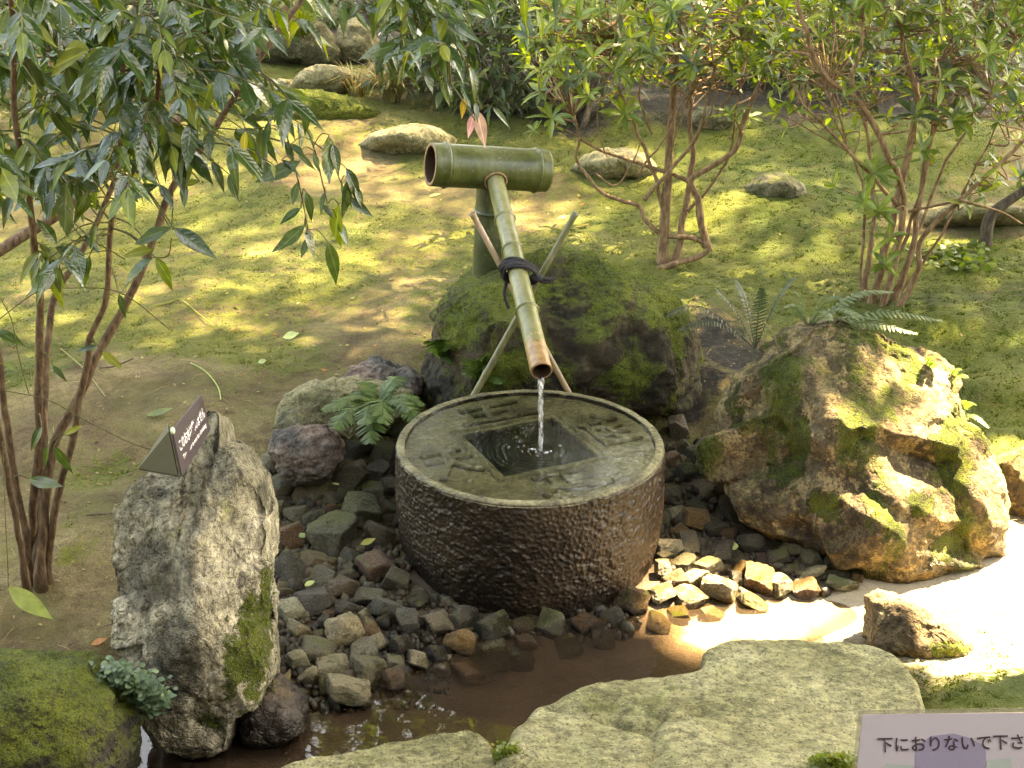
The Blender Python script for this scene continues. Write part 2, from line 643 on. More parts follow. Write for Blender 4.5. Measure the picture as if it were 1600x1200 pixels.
me = mesh_np('ground', np.stack([gxx, gyy, gzz], 1), GF, M_GROUND)
a = me.attributes.new('moss', 'FLOAT', 'POINT')
a.data.foreach_set('value', gmn.astype(np.float32))
sv = np.zeros(len(gxx))
for bx, by, br in ((1420, 900, 130), (1560, 900, 150), (1500, 1010, 120), (1600, 1000, 120), (1330, 960, 110), (1620, 850, 90), (1200, 965, 110), (1110, 990, 60)):
    p_, q_ = onG(bx, by), onG(bx + br, by)
    r0 = abs(q_[0] - p_[0])
    sv = np.maximum(sv, np.exp(-((gxx - p_[0]) ** 2 + (gyy - p_[1]) ** 2) / r0 ** 2))
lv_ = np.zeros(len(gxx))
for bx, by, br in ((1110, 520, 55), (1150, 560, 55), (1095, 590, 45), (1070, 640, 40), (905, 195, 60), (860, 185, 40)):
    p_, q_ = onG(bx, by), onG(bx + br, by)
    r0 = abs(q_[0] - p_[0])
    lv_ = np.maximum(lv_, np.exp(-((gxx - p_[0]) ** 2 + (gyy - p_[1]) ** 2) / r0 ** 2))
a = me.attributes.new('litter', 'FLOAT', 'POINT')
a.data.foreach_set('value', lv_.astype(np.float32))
a = me.attributes.new('sun_pale', 'FLOAT', 'POINT')
a.data.foreach_set('value', sv.astype(np.float32))
tag(link('ground', me), kind='structure')

# ------------------------------------------------------------------ moss fur on the ground
t = NT('moss_fur')
mc = t.ramp(t.math('ADD', t.math('MULTIPLY', t.noise(1.6, 4, .6), .55), t.math('MULTIPLY', t.noise(60, 3, .6), .45)), (.36, (.040, .048, .007)), (.5, (.104, .115, .015)), (.66, (.18, .172, .030)))
mc = t.mix(t.mr(t.noise(.9, 3), .42, .62), mc, t.hsv(mc, .53, 1, .72))
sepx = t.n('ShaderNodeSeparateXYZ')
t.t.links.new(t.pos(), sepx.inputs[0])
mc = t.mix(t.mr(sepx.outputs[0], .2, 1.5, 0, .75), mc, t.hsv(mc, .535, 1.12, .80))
ri = t.n('ShaderNodeNewGeometry').outputs['Random Per Island']
mc = t.hsv(mc, .5, 1, t.mr(ri, 0, 1, .75, 1.25))
b1 = t.bsdf(mc, .8, None, .2)
tr = t.n('ShaderNodeBsdfTranslucent')
t.set(tr.inputs[0], mc)
M_FUR = t.done(t.mixs(.3, b1, tr.outputs[0]))

N = 900000
ux = RNG.uniform(0, 1, N)
dist = 2.6 * (14.0 / 2.6) ** RNG.uniform(0, 1, N)
fx = CAM[0] + (ux - .5) * 2 * dist * .42
fy = CAM[1] + dist
fm = mossv(fx, fy)
fp = np.stack([fx, fy, fx * 0], 1)
fm = fm + 0.35 * fbm(fp * 2.2, 4) + 0.25 * fbm(fp * 14, 3)
fz = hz(fx, fy)
keep = (RNG.uniform(0, 1, N) < np.clip((fm - .42) * 1.9, 0, 1)) & (fz > .06) & (fy < np.where(fx > -.6, 4.7, 6.2))
fx, fy, fz, fd = fx[keep], fy[keep], fz[keep], dist[keep]
n = len(fx)
ang = RNG.uniform(0, 2 * PI, n)
hgt_ = RNG.uniform(.003, .009, n) * (0.75 + fd * .06)
wd = RNG.uniform(.0025, .005, n) * (0.6 + fd * .11)
lean = RNG.normal(0, .6, (n, 2)) * hgt_[:, None]
c = np.stack([fx, fy, fz - .001], 1)
d = np.stack([np.cos(ang) * wd, np.sin(ang) * wd, wd * 0], 1)
tip = c + np.stack([lean[:, 0], lean[:, 1], hgt_], 1)
V = np.stack([c - d, c + d, tip], 1).reshape(-1, 3)
F = np.arange(n * 3).reshape(-1, 3)
tag(solo('moss', V, F, M_FUR, (0, 0, .3), False), 'short yellow-green moss carpeting the garden ground', 'moss', kind='stuff')

t = NT('stone_moss_fur')
mc = t.ramp(t.math('ADD', t.math('MULTIPLY', t.noise(7, 4, .6), .55), t.math('MULTIPLY', t.noise(60, 3, .6), .45)), (.36, (.050, .070, .010)), (.5, (.120, .155, .020)), (.66, (.20, .225, .035)))
mc = t.hsv(mc, .5, 1, t.mr(t.n('ShaderNodeNewGeometry').outputs['Random Per Island'], 0, 1, .6, 1.3))
b1 = t.bsdf(mc, .8, None, .2)
tr = t.n('ShaderNodeBsdfTranslucent')
t.set(tr.inputs[0], mc)
M_SFUR = t.done(t.mixs(.3, b1, tr.outputs[0]))

# ------------------------------------------------------------------ water material
def water_mat(name, tint, bump_s, scale, body=None, body_amt=0.0, glossrough=0.02):
    t = NT(name)
    nb = t.math('ADD', t.math('MULTIPLY', t.noise(scale, 2, .5), 1.0), t.math('MULTIPLY', t.noise(scale * 3.1, 2, .5), .3))
    nrm = t.bump(nb, bump_s, .02)
    fr = t.n('ShaderNodeFresnel')
    fr.inputs[0].default_value = 1.36
    t.set(fr.inputs['Normal'], nrm)
    tp = t.n('ShaderNodeBsdfTransparent')
    t.set(tp.inputs[0], tint)
    under = tp.outputs[0]
    if body:
        df = t.n('ShaderNodeBsdfDiffuse')
        t.set(df.inputs[0], body)
        under = t.mixs(body_amt, under, df.outputs[0])
    gl = t.n('ShaderNodeBsdfGlossy')
    gl.inputs['Roughness'].default_value = glossrough
    t.set(gl.inputs['Normal'], nrm)
    return t.done(t.mixs(t.math('MINIMUM', t.math('MULTIPLY', fr.outputs[0], 1.25), 1.0), under, gl.outputs[0]))


M_STREAM = water_mat('stream_water', (.88, .83, .75), .035, 5, (.070, .048, .030), .18)
xs = np.linspace(-4.5, 5, 120)
ys = np.linspace(-2.6, .35, 60)
X, Y = np.meshgrid(xs, ys, indexing='ij')
V = np.stack([X.ravel(), Y.ravel(), 0.0008 * perlin(np.stack([X.ravel() * 5, Y.ravel() * 5, X.ravel() * 0], 1))], 1)
i, j = np.meshgrid(np.arange(119), np.arange(59), indexing='ij')
q = (i * 60 + j).ravel()
tag(solo('stream', V, np.stack([q, q + 60, q + 61, q + 1], 1), M_STREAM, (0, 0, 0)), kind='structure')

# ------------------------------------------------------------------ temple whose veranda the view is taken from
def box(x0, x1, y0, y1, z0, z1):
    V = np.array([(x, y, z) for x in (x0, x1) for y in (y0, y1) for z in (z0, z1)], float)
    return V, np.array([[0, 1, 3, 2], [4, 6, 7, 5], [0, 4, 5, 1], [2, 3, 7, 6], [0, 2, 6, 4], [1, 5, 7, 3]])


t = NT('old_timber')
gv = t.noise(9, 5, .65, t.pos(1, (.3, 6, 6)))
M_TIMB = t.done(t.bsdf(t.ramp(gv, (.35, (.055, .034, .020)), (.65, (.13, .085, .052))), .75, t.bump(gv, .4, .006), .3))
t = NT('plaster')
M_PLAS = t.done(t.bsdf(t.mix(t.noise(4, 4), (.42, .38, .30), (.52, .48, .39)), .9))
t = NT('roof_bark')
M_ROOF = t.done(t.bsdf(t.mix(t.noise(12, 5), (.05, .04, .03), (.10, .085, .06)), .9))
tp_ = thing('temple_building', (0, -6, 0), 'dark timber temple veranda with deep eaves facing the garden', 'building')
part('wall', *box(-9, 9, -7.2, -7.05, .0, 4.4), M_PLAS, tp_, False)
part('roof', np.array([(-10, -2.7, 3.75), (10, -2.7, 3.75), (10, -8.5, 6.2), (-10, -8.5, 6.2), (-10, -2.7, 3.98), (10, -2.7, 3.98), (10, -8.5, 6.45), (-10, -8.5, 6.45)]),
     np.array([[0, 3, 2, 1], [4, 5, 6, 7], [0, 1, 5, 4], [1, 2, 6, 5], [2, 3, 7, 6], [3, 0, 4, 7]]), M_ROOF, tp_, False)
for k in range(14):
    part('deck_board', *box(-9, 9, -7.0 + k * .27, -7.0 + k * .27 + .262, .80, .84), M_TIMB, tp_, False)
for x in (-6.2, -2.9, 3.1, 6.2):
    part('post', *box(x - .09, x + .09, -3.42, -3.24, .1, 4.05), M_TIMB, tp_, False)
part('beam', *box(-9, 9, -3.41, -3.25, 3.62, 3.78), M_TIMB, tp_, False)

# ------------------------------------------------------------------ rocks
def traced(poly, Yc, dep, level=6, e=0.72, amp=0.05, fac=0.06, fseeds=40, fine=0.012, bumps=(), seed=0, center=None, strata=None, lean=0.0, sharp=0.10, maxd=0.16, cuts=(), rag=0.03):
    """closed stone: outline seen from the front, real thickness DEP, broken faces and relief"""
    rs = np.random.default_rng(seed + 100)
    P = np.array(poly, float)
    c = np.array(center, float) if center else np.array([(P[:, 0].min() + P[:, 0].max()) / 2, (P[:, 1].min() + P[:, 1].max()) / 2])
    C = atY(c[0], c[1], Yc)
    sc = depth_of(C) / FPX
    Q = np.stack([(P[:, 0] - c[0]) * sc, -(P[:, 1] - c[1]) * sc], 1)
    D, F = ico(level)
    # axes: right, up', forward'
    a, b, cc = D[:, 0], D[:, 1], D[:, 2]
    th = np.arctan2(b, a)
    # silhouette radius by casting rays to the outline
    ths = np.linspace(-PI, PI, 721)
    R = np.zeros(721)
    A, B = Q, np.roll(Q, -1, axis=0)
    for k, tt in enumerate(ths):
        dx, dy = math.cos(tt), math.sin(tt)
        ex, ey = B[:, 0] - A[:, 0], B[:, 1] - A[:, 1]
        den = dx * ey - dy * ex
        den = np.where(np.abs(den) < 1e-12, 1e-12, den)
        tpar = (A[:, 0] * ey - A[:, 1] * ex) / den
        u = (A[:, 0] * dy - A[:, 1] * dx) / den
        ok = (u >= -1e-6) & (u <= 1 + 1e-6) & (tpar > 0)
        R[k] = tpar[ok].max() if ok.any() else R[k - 1]
    r = np.interp(th, ths, R)
    lat = np.arcsin(np.clip(cc, -1, 1))
    cl = np.abs(np.cos(lat)) ** e
    slt = np.sign(np.sin(lat)) * np.abs(np.sin(lat)) ** e
    pl = np.stack([r * cl * np.cos(th), r * cl * np.sin(th), dep * slt], 1)
    size = float(np.mean(R))
    if cuts:
        o_ = seed * 1.7
        wx = pl[:, 0] + rag * fbm(pl * 7 + o_, 4)
        wu = pl[:, 1] + rag * fbm(pl * 7 + o_ + 20, 4)
        for (c0, cx, cu) in cuts:
            pl[:, 2] = np.maximum(pl[:, 2], np.minimum(c0 + cx * wx + cu * wu, dep * .6))
    # facets
    if fac:
        k = rs.choice(len(pl), fseeds, replace=False)
        S = pl[k]
        d2 = np.stack([((pl - s_) ** 2).sum(1) for s_ in S], 1) + 0.02 * size ** 2 * perlin(pl / size * 2.2)[:, None]
        idx = np.argsort(d2, 1)[:, :2]
        nrm = D
        tilt = rs.normal(0, .35, (fseeds, 3))
        off = rs.normal(0, .6, fseeds)
        def pd(ii):
            return off[ii] * size + ((pl - S[ii]) * tilt[ii]).sum(1) * 2
        d0 = np.sqrt(np.maximum(np.take_along_axis(d2, idx, 1)[:, 0], 0))
        d1 = np.sqrt(np.maximum(np.take_along_axis(d2, idx, 1)[:, 1], 0))
        bl = np.clip((d1 - d0) / (sharp * size), 0, 1) * .5 + .5
        disp = fac * (bl * pd(idx[:, 0]) + (1 - bl) * pd(idx[:, 1]))
        pl = pl + D * np.clip(disp, -maxd * size, maxd * size)[:, None]
    o = rs.uniform(0, 50, 3)
    pl = pl + D * (amp * size * fbm(pl / size * 1.7 + o, 3))[:, None]
    if strata:
        ax, frq, am = strata
        u = pl @ np.array(ax) + 0.25 * size * fbm(pl / size * 1.5 + o, 3)
        ph = u * frq
        saw = np.abs((ph % 1.0) - .35) / .65
        pl = pl + D * (am * (saw - .4) * (0.6 + 0.8 * fbm(pl / size * 3 + o, 2)))[:, None]
    pl[:, 2] += lean * np.maximum(pl[:, 1], 0) / size
    pl = pl + D * (fine * (fbm(pl * 16 + o, 5) + 0.5 * np.abs(fbm(pl * 42 + o, 3))))[:, None]
    pl = pl + D * (.55 * fine * np.abs(fbm(pl * 26 + o + 5, 4)) * (0.4 + perlin(pl * 5 + o)))[:, None]
    V = C + pl[:, :1] * RIGHT + pl[:, 1:2] * UPV + pl[:, 2:3] * FWD
    for (bx, by, br, ba) in bumps:
        pxs = to_px(V)
        fr = ((V - C) @ FWD) < 0.3 * dep
        g = np.exp(-((pxs[:, 0] - bx) ** 2 + (pxs[:, 1] - by) ** 2) / br ** 2 * 1.2) * fr
        g = np.clip(g * 1.5, 0, 1)
        V = V + (-FWD * 0.8 + UPV * .35)[None, :] * (g * ba)[:, None]
    return V, F, C


def fur_on(V, F, n, test, Lr, parent, seed):
    """short moss blades standing on part of a stone's surface"""
    r_ = np.random.default_rng(seed)
    A, B, C_ = V[F[:, 0]], V[F[:, 1]], V[F[:, 2]]
    N_ = np.cross(B - A, C_ - A)
    ar = np.linalg.norm(N_, axis=1)
    N_ = N_ / (ar[:, None] + 1e-12)
    facing = ((CAM - A) * N_).sum(1) > -.25
    k = r_.choice(len(F), n, p=ar * facing / (ar * facing).sum())
    u = r_.uniform(0, 1, (n, 2))
    u = np.where((u.sum(1) > 1)[:, None], 1 - u, u)
    P = A[k] + (B[k] - A[k]) * u[:, :1] + (C_[k] - A[k]) * u[:, 1:]
    ok = test(P, N_[k]) > r_.uniform(.0, .35, n)
    P, Nn = P[ok], N_[k][ok]
    m_ = len(P)
    if not m_:
        return
    up = Nn * .8 + np.array([0, 0, .25]) + r_.normal(0, .45, (m_, 3))
    up /= np.linalg.norm(up, axis=1)[:, None]
    h_ = r_.uniform(*Lr, m_)
    sd = np.cross(up, r_.normal(size=(m_, 3)))
    sd /= np.linalg.norm(sd, axis=1)[:, None] + 1e-9
    w_ = h_ * .22
    W = np.stack([P - sd * w_[:, None], P + sd * w_[:, None], P + up * h_[:, None]], 1).reshape(-1, 3)
    tag(part('moss', W, np.arange(m_ * 3).reshape(-1, 3), M_SFUR, parent, False), kind='stuff')


def stone(name, label, cat, mat, poly, Yc, dep, group=None, patch=(), fur=None, dark=(), **kw):
    V, F, C = traced(poly, Yc, dep, **kw)
    base = np.array([C[0], C[1], V[:, 2].min()])
    o = tag(solo(name, V, F, mat, base), label, cat, group)
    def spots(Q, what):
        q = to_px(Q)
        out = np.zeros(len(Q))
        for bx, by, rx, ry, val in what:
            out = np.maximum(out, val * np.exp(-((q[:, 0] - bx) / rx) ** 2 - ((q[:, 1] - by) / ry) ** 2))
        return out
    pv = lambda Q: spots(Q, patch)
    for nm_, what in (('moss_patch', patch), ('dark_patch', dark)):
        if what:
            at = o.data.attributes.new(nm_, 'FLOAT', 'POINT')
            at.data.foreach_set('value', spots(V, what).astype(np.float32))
    if fur:
        n_, amt, Lr = fur
        fur_on(V, F, n_, lambda P, N_: np.maximum(amt * np.clip(N_[:, 2] * .75 + .7 * fbm(P * 5, 3) + .15, 0, 1), pv(P) * 1.3 - .3 + .25 * fbm(P * 14, 2)), Lr, o, int(kw.get('seed', 0)) + 7)
    return o


def ell(cx, cy, w_, h_, n=14, j=.12, seed=0):
    rs = np.random.default_rng(seed)
    out = []
    for k in range(n):
        a = 2 * PI * k / n
        m = 1 + rs.uniform(-j, j)
        out.append((cx + w_ / 2 * m * math.copysign(abs(math.cos(a)) ** .8, math.cos(a)), cy + h_ / 2 * m * math.copysign(abs(math.sin(a)) ** .8, math.sin(a))))
    return out


M_PILLAR = rock_mat('pillar_stone', (.16, .145, .092), (.33, .295, .195), (.47, .42, .29), rough=.85, wet_z=.02,
                    streak=((0, .6, .5), (1.1, .6, .5)), bump=1.0, lichen=((.30, .29, .14), .60), crack=.3)
M_BOULD = rock_mat('boulder_stone', (.050, .033, .014), (.115, .078, .034), (.19, .14, .065), moss=.35, side_moss=.40, lichen=((.26, .19, .085), .50), bump=1.2, wet_z=.06, moss_scale=4, chipped=.4)
M_MOSSY = rock_mat('mossy_stone', (.016, .012, .005), (.040, .030, .013), (.085, .060, .030), moss=.72, side_moss=.34, bump=.9, wet_z=.05, moss_scale=4.2, chipped=.4)
M_BANK = rock_mat('bank_moss_stone', (.018, .016, .010), (.035, .030, .018), (.06, .055, .035), moss=.85, side_moss=.25, bump=1.0, wet_z=.05, moss_scale=3.6)
M_SUNST = rock_mat('sunlit_stone', (.07, .045, .02), (.13, .09, .042), (.19, .14, .07), moss=.0, bump=.9, wet_z=.02, lichen=((.22, .17, .08), .55))
M_SLAB = rock_mat('slab_stone', (.19, .182, .080), (.26, .25, .120), (.32, .305, .165), moss=.05, rough=.9, bump=1.1, scale=.9, crack=.2, chipped=.4, lichen=((.27, .28, .13), .56), streak=((0, 0, .5), (.8, 1.4, 1)))
M_PALE = rock_mat('pale_stone', (.16, .15, .075), (.24, .215, .11), (.31, .275, .15), moss=.15, rough=.9, bump=.7)
M_PINK = rock_mat('pink_stone', (.075, .072, .066), (.15, .115, .09), (.23, .145, .11), moss=.15, bump=.8, rough=.75, scale=.8)
M_DARK = rock_mat('dark_stone', (.030, .025, .02), (.06, .047, .036), (.11, .075, .045), moss=.15, bump=.8, wet_z=.07)
M_OLD = rock_mat('garden_stone', (.085, .080, .048), (.15, .14, .08), (.23, .21, .125), moss=.45, bump=.8)

PILLAR = [(200, 765), (222, 742), (285, 740), (298, 705), (305, 655), (325, 637), (346, 645), (352, 690), (385, 705), (404, 740), (424, 790), (428, 840), (420, 900), (412, 960), (425, 1040), (414, 1085), (376, 1112),
          (360, 1162), (310, 1172), (262, 1150), (222, 1090), (196, 1010), (192, 920), (190, 850), (191, 795)]
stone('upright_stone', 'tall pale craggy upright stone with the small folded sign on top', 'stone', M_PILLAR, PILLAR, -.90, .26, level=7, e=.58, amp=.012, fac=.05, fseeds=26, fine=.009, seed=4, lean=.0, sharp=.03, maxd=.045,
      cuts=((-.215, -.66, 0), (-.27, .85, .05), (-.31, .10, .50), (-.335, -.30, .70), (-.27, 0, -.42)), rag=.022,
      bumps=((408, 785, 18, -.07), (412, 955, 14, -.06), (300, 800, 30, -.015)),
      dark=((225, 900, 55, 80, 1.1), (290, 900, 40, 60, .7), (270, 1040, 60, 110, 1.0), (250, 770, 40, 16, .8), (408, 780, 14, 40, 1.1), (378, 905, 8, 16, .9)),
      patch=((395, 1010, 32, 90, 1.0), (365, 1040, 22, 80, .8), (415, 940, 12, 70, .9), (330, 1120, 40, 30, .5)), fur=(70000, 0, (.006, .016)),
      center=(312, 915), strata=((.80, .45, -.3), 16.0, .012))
REAR = [(655, 600), (668, 555), (685, 505), (722, 458), (790, 430), (860, 408), (930, 402), (985, 416), (1040, 452), (1076, 505), (1092, 560), (1086, 610), (1062, 642), (1000, 665), (900, 690), (760, 690), (670, 660)]
stone('mossy_boulder', 'dark moss-covered boulder behind the stone basin under the bamboo spout', 'boulder', M_MOSSY, REAR, 1.02, .40, level=7, e=.75, amp=.07, fac=.07, fine=.016, seed=5, patch=((795, 575, 55, 35, 1.0), (720, 505, 40, 60, .9), (960, 425, 90, 25, 1.0), (1040, 480, 50, 45, .9), (980, 590, 70, 40, .7)), fur=(90000, .75, (.008, .020)), bumps=((790, 560, 60, .12), (730, 500, 50, .06), (980, 560, 90, .07)))
BOULD = [(1106, 720), (1118, 640), (1150, 592), (1205, 552), (1255, 525), (1300, 508), (1345, 522), (1400, 545), (1450, 580), (1482, 630), (1515, 690), (1535, 750), (1547, 810), (1540, 860), (1490, 880), (1440, 895), (1385, 922), (1320, 918), (1255, 885), (1195, 850), (1145, 810), (1110, 770)]
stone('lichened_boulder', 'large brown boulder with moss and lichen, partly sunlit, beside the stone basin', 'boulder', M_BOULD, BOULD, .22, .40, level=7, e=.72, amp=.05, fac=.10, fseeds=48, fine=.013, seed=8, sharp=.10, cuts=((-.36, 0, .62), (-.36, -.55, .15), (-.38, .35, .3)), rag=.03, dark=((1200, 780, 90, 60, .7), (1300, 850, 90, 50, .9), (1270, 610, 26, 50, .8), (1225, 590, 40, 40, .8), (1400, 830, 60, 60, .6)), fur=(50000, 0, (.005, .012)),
      patch=((1250, 690, 22, 60, .8), (1225, 740, 40, 30, .7), (1290, 790, 40, 30, .8), (1440, 790, 30, 30, .8), (1480, 860, 40, 40, .75), (1150, 640, 25, 50, .6), (1330, 580, 30, 40, .6), (1500, 740, 40, 50, .6)),
      bumps=((1320, 695, 58, .07), (1400, 800, 55, .05), (1480, 790, 60, .05), (1385, 880, 50, .04), (1300, 560, 60, .03)))
stone('side_boulder', 'mossy sunlit rock at the frame edge beyond the big boulder', 'boulder', M_BOULD, [(1538, 760), (1552, 722), (1590, 705), (1650, 690), (1720, 740), (1740, 830), (1680, 880), (1590, 850), (1548, 830)], .32, .25, seed=12, amp=.06, fac=.08)
stone('ledge_stone', 'flat pale weathered stone with a fern growing from its edge', 'stone', M_PALE, [(428, 668), (443, 625), (480, 600), (520, 590), (560, 596), (610, 600), (640, 612), (630, 650), (560, 690), (470, 690)], .62, .16, seed=15, amp=.06, fac=.07, e=.6)
stone('ledge_stone', 'small brown stone behind the fern against the mossy boulder', 'stone', M_PINK, [(538, 600), (548, 572), (588, 565), (630, 574), (660, 588), (664, 612), (630, 640), (560, 640)], .85, .12, seed=16, amp=.06, fac=.07, e=.65)
stone('rounded_stone', 'rounded pink and grey stone at the head of the cobbles', 'stone', M_PINK, [(426, 705), (434, 675), (470, 663), (508, 668), (530, 690), (532, 718), (512, 748), (484, 760), (448, 745)], .25, .13, seed=18, amp=.05, fac=.06, fseeds=20, e=.72)
stone('rounded_stone', 'small grey mossy stone perched above the pink rounded stone', 'stone', M_OLD, [(432, 662), (440, 640), (470, 636), (492, 655), (500, 672), (470, 690), (440, 685)], .36, .09, seed=19, level=5, fac=.06, fseeds=20)
stone('bank_stone', 'mossy dark green stone on the bank at the bottom corner', 'stone', M_BANK, [(-120, 1060), (-40, 1030), (60, 1026), (130, 1042), (186, 1078), (206, 1120), (204, 1180), (180, 1260), (0, 1290), (-120, 1280)], -1.32, .30, seed=21, amp=.05, fac=.04, e=.62, level=7, fur=(90000, .65, (.006, .014)))
stone('wet_stone', 'dark wet rounded stone at the foot of the upright stone', 'stone', M_DARK, [(378, 1108), (398, 1072), (432, 1062), (462, 1080), (480, 1108), (476, 1138), (430, 1158), (385, 1150)], -.98, .13, seed=23, level=5, fac=.05, fseeds=18)
SLAB1 = [(785, 1165), (800, 1135), (850, 1100), (900, 1076), (960, 1060), (1040, 1050), (1083, 1040), (1110, 1012), (1180, 1002), (1260, 998), (1350, 1000), (1402, 1020), (1440, 1055), (1452, 1085), (1442, 1130), (1440, 1250), (1400, 1420), (1150, 1440), (860, 1400), (790, 1240)]
SLAB2 = [(385, 1240), (430, 1208), (520, 1176), (620, 1152), (700, 1143), (752, 1145), (775, 1165), (784, 1205), (790, 1280), (760, 1380), (500, 1400), (380, 1300)]


def slab(poly, zt, thick, seed, n=150, m=64, grooves=()):
    """flat-topped stone: footprint on its top plane, rounded rim, sides going into the ground"""
    P = np.array([atZ(a, b, zt) for a, b in poly])[:, :2]
    c = P.mean(0)
    Pc = smooth_path(list(np.vstack([P, P[:1]])), 12)[:-1]
    th0 = np.unwrap(np.arctan2(Pc[:, 1] - c[1], Pc[:, 0] - c[0]))
    k = len(Pc)
    rs = np.concatenate([np.linspace(0, .93, m), np.linspace(.945, 1, 12), np.full(14, 1.0)])
    zz = np.concatenate([np.zeros(m), -0.035 * (1 - np.sqrt(np.clip(1 - (np.linspace(.1, 1, 12)) ** 2, 0, 1))), -0.035 - np.linspace(0.02, thick, 14)])
    flare = np.concatenate([np.ones(m + 12), 1 + np.linspace(.005, .03, 14)])
    V = np.zeros((len(rs), k, 3))
    for a in range(len(rs)):
        V[a, :, :2] = c + (Pc - c) * rs[a] * flare[a]
        V[a, :, 2] = zt + zz[a]
    V = V.reshape(-1, 3)
    o = seed * 3.7
    V[:, 2] += 0.020 * fbm(V * 2.6 + o, 3) + 0.006 * fbm(V * 12 + o, 4)
    for (pts, wd, dp) in grooves:
        G = np.array([atZ(a, b, zt) for a, b in pts])[:, :2]
        G = smooth_path(list(G), 8)
        wob = 0.02 * fbm(V * 9 + o, 2)
        dmin = np.full(len(V), 9.)
        for a, b in zip(G[:-1], G[1:]):
            ab = b - a
            tt = np.clip(((V[:, :2] - a) @ ab) / (ab @ ab), 0, 1)
            dmin = np.minimum(dmin, np.linalg.norm(V[:, :2] - a - tt[:, None] * ab, axis=1))
        V[:, 2] -= dp * np.exp(-np.maximum(dmin + wob * .4, 0) / wd)
    side = np.stack([0.03 * fbm(V * 5 + o, 4), 0.03 * fbm(V * 5 + o + 9, 4), V[:, 0] * 0], 1)
    V += side
    i, j = np.meshgrid(np.arange(len(rs) - 1), np.arange(k), indexing='ij')
    A = (i * k + j).ravel()
    B = (i * k + (j + 1) % k).ravel()
    return V, np.stack([A, A + k, B + k, B], 1)


V, F = slab(
    SLAB1, .16, .24, 2, grooves=(([(868, 1106), (905, 1112), (960, 1122), (1005, 1136), (1050, 1124), (1100, 1104)], .012, .02), ([(1012, 1136), (1020, 1165), (1015, 1230)], .02, .022)))
b0 = np.array([V[:, 0].mean(), V[:, 1].mean(), -.05])
tag(solo('stepping_slab', V, F, M_SLAB, b0), 'broad flat pale grey-green slab in front of the stream', 'stone', 'flat slabs along the near bank')
V, F = slab(SLAB2, .12, .22, 5)
tag(solo('stepping_slab', V, F, M_SLAB, np.array([V[:, 0].mean(), V[:, 1].mean(), -.05])), 'smaller flat lichened slab cut off by the bottom edge of the frame', 'stone', 'flat slabs along the near bank')
stone('sunlit_stone', 'pointed stone with a shaded brown face in the blazing sun patch', 'stone', M_SUNST, [(1356, 1012), (1360, 936), (1378, 926), (1402, 930), (1450, 956), (1512, 1000), (1512, 1024), (1460, 1040), (1400, 1034)], -.62, .13, seed=31, amp=.02, fac=.04, fseeds=14, e=.62, patch=((1480, 1015, 40, 16, .9),), fur=(20000, 0, (.005, .012)))

BACK = [('flat pale stone set in the moss just left of the bamboo crossbar', M_PALE, [(560, 236), (575, 222), (612, 208), (650, 203), (690, 207), (716, 222), (716, 246), (690, 262), (620, 258), (575, 250)], 4.6, .5),
        ('flat mossy stone behind the twisted shrub right of the bamboo crossbar', M_PALE, [(880, 275), (905, 250), (940, 240), (985, 242), (1020, 256), (1032, 280), (1000, 300), (930, 300)], 3.9, .5),
        ('ridged mossy stone between the two flowering shrubs', M_OLD, [(1158, 296), (1180, 278), (1215, 274), (1245, 288), (1262, 310), (1240, 332), (1185, 332)], 3.2, .35),
        ('large grey rock in the pile beside the dry grass', M_PALE, [(520, 95), (535, 52), (562, 38), (590, 60), (598, 95), (585, 110), (540, 112)], 8.4, .4),
        ('dark hollowed mossy rock at the heart of the far pile', M_OLD, [(400, 110), (430, 60), (480, 35), (520, 50), (545, 95), (530, 115), (470, 118)], 8.2, .4),
        ('small pale rock topping the far pile', M_PALE, [(490, 40), (500, 18), (525, 14), (540, 32), (530, 48), (505, 50)], 9.0, .25),
        ('dark rock at the very top of the far pile', M_OLD, [(470, 20), (480, -4), (510, -8), (530, 8), (500, 24)], 9.6, .3),
        ('pale yellow flat stone under the far rock pile', M_PALE, [(455, 148), (472, 122), (505, 110), (545, 112), (562, 128), (545, 150), (500, 160)], 7.2, .35),
        ('pale low stone behind the tuft of dry grass', M_PALE, [(568, 125), (585, 104), (615, 96), (650, 104), (668, 128), (650, 142), (590, 142)], 7.4, .3),
        ('low pale stone half hidden behind leaning leaves', M_PALE, [(425, 140), (440, 128), (465, 132), (475, 150), (445, 156)], 7.0, .2),
        ('stepping stone worn pale in the moss by the small stump', M_PALE, ell(1500, 350, 200, 40, seed=5), 3.1, .6),
        ('small grey stone in the border row left of the shrub trunks', M_OLD, ell(795, 168, 56, 30, seed=6), 6.2, .15),
        ('low grey stone in the border row at the shrub trunks', M_OLD, ell(862, 173, 50, 22, seed=7), 6.1, .15),
        ('border stone half hidden behind the twisted shrub', M_OLD, ell(1110, 188, 70, 34, seed=8), 5.6, .2)]
for k, (lab, m, poly, Yc, dp) in enumerate(BACK):
    Q_ = np.array(poly)
    ft = onG(Q_[:, 0].mean(), Q_[:, 1].max() - (.60 if k in (0, 1, 2, 10) else .25) * np.ptp(Q_[:, 1]))
    Yc = float(ft[1]) + dp * .35
    stone('garden_stone', lab, 'stone', m, poly, Yc, dp, group='stones set about the moss garden', seed=40 + k, level=5, e=1.0 if k in (0, 1, 2, 10) else .7, amp=.05, fac=.03 if k in (0, 1, 10) else .06, fseeds=24, fine=.012)
stone('moss_mound', 'thick cushion of bright moss with a cut dark edge', 'moss', rock_mat('mound_moss', (.03, .03, .01), (.04, .04, .012), (.05, .05, .015), moss=1.5, side_moss=.9, bump=1.0),
      [(372, 196), (400, 166), (450, 150), (510, 152), (565, 165), (606, 186), (598, 202), (540, 214), (470, 222), (400, 216)], 4.9, .42, seed=60, level=6, e=.6, amp=.05, fac=0, fine=.012, fur=(60000, 1.2, (.012, .03)))

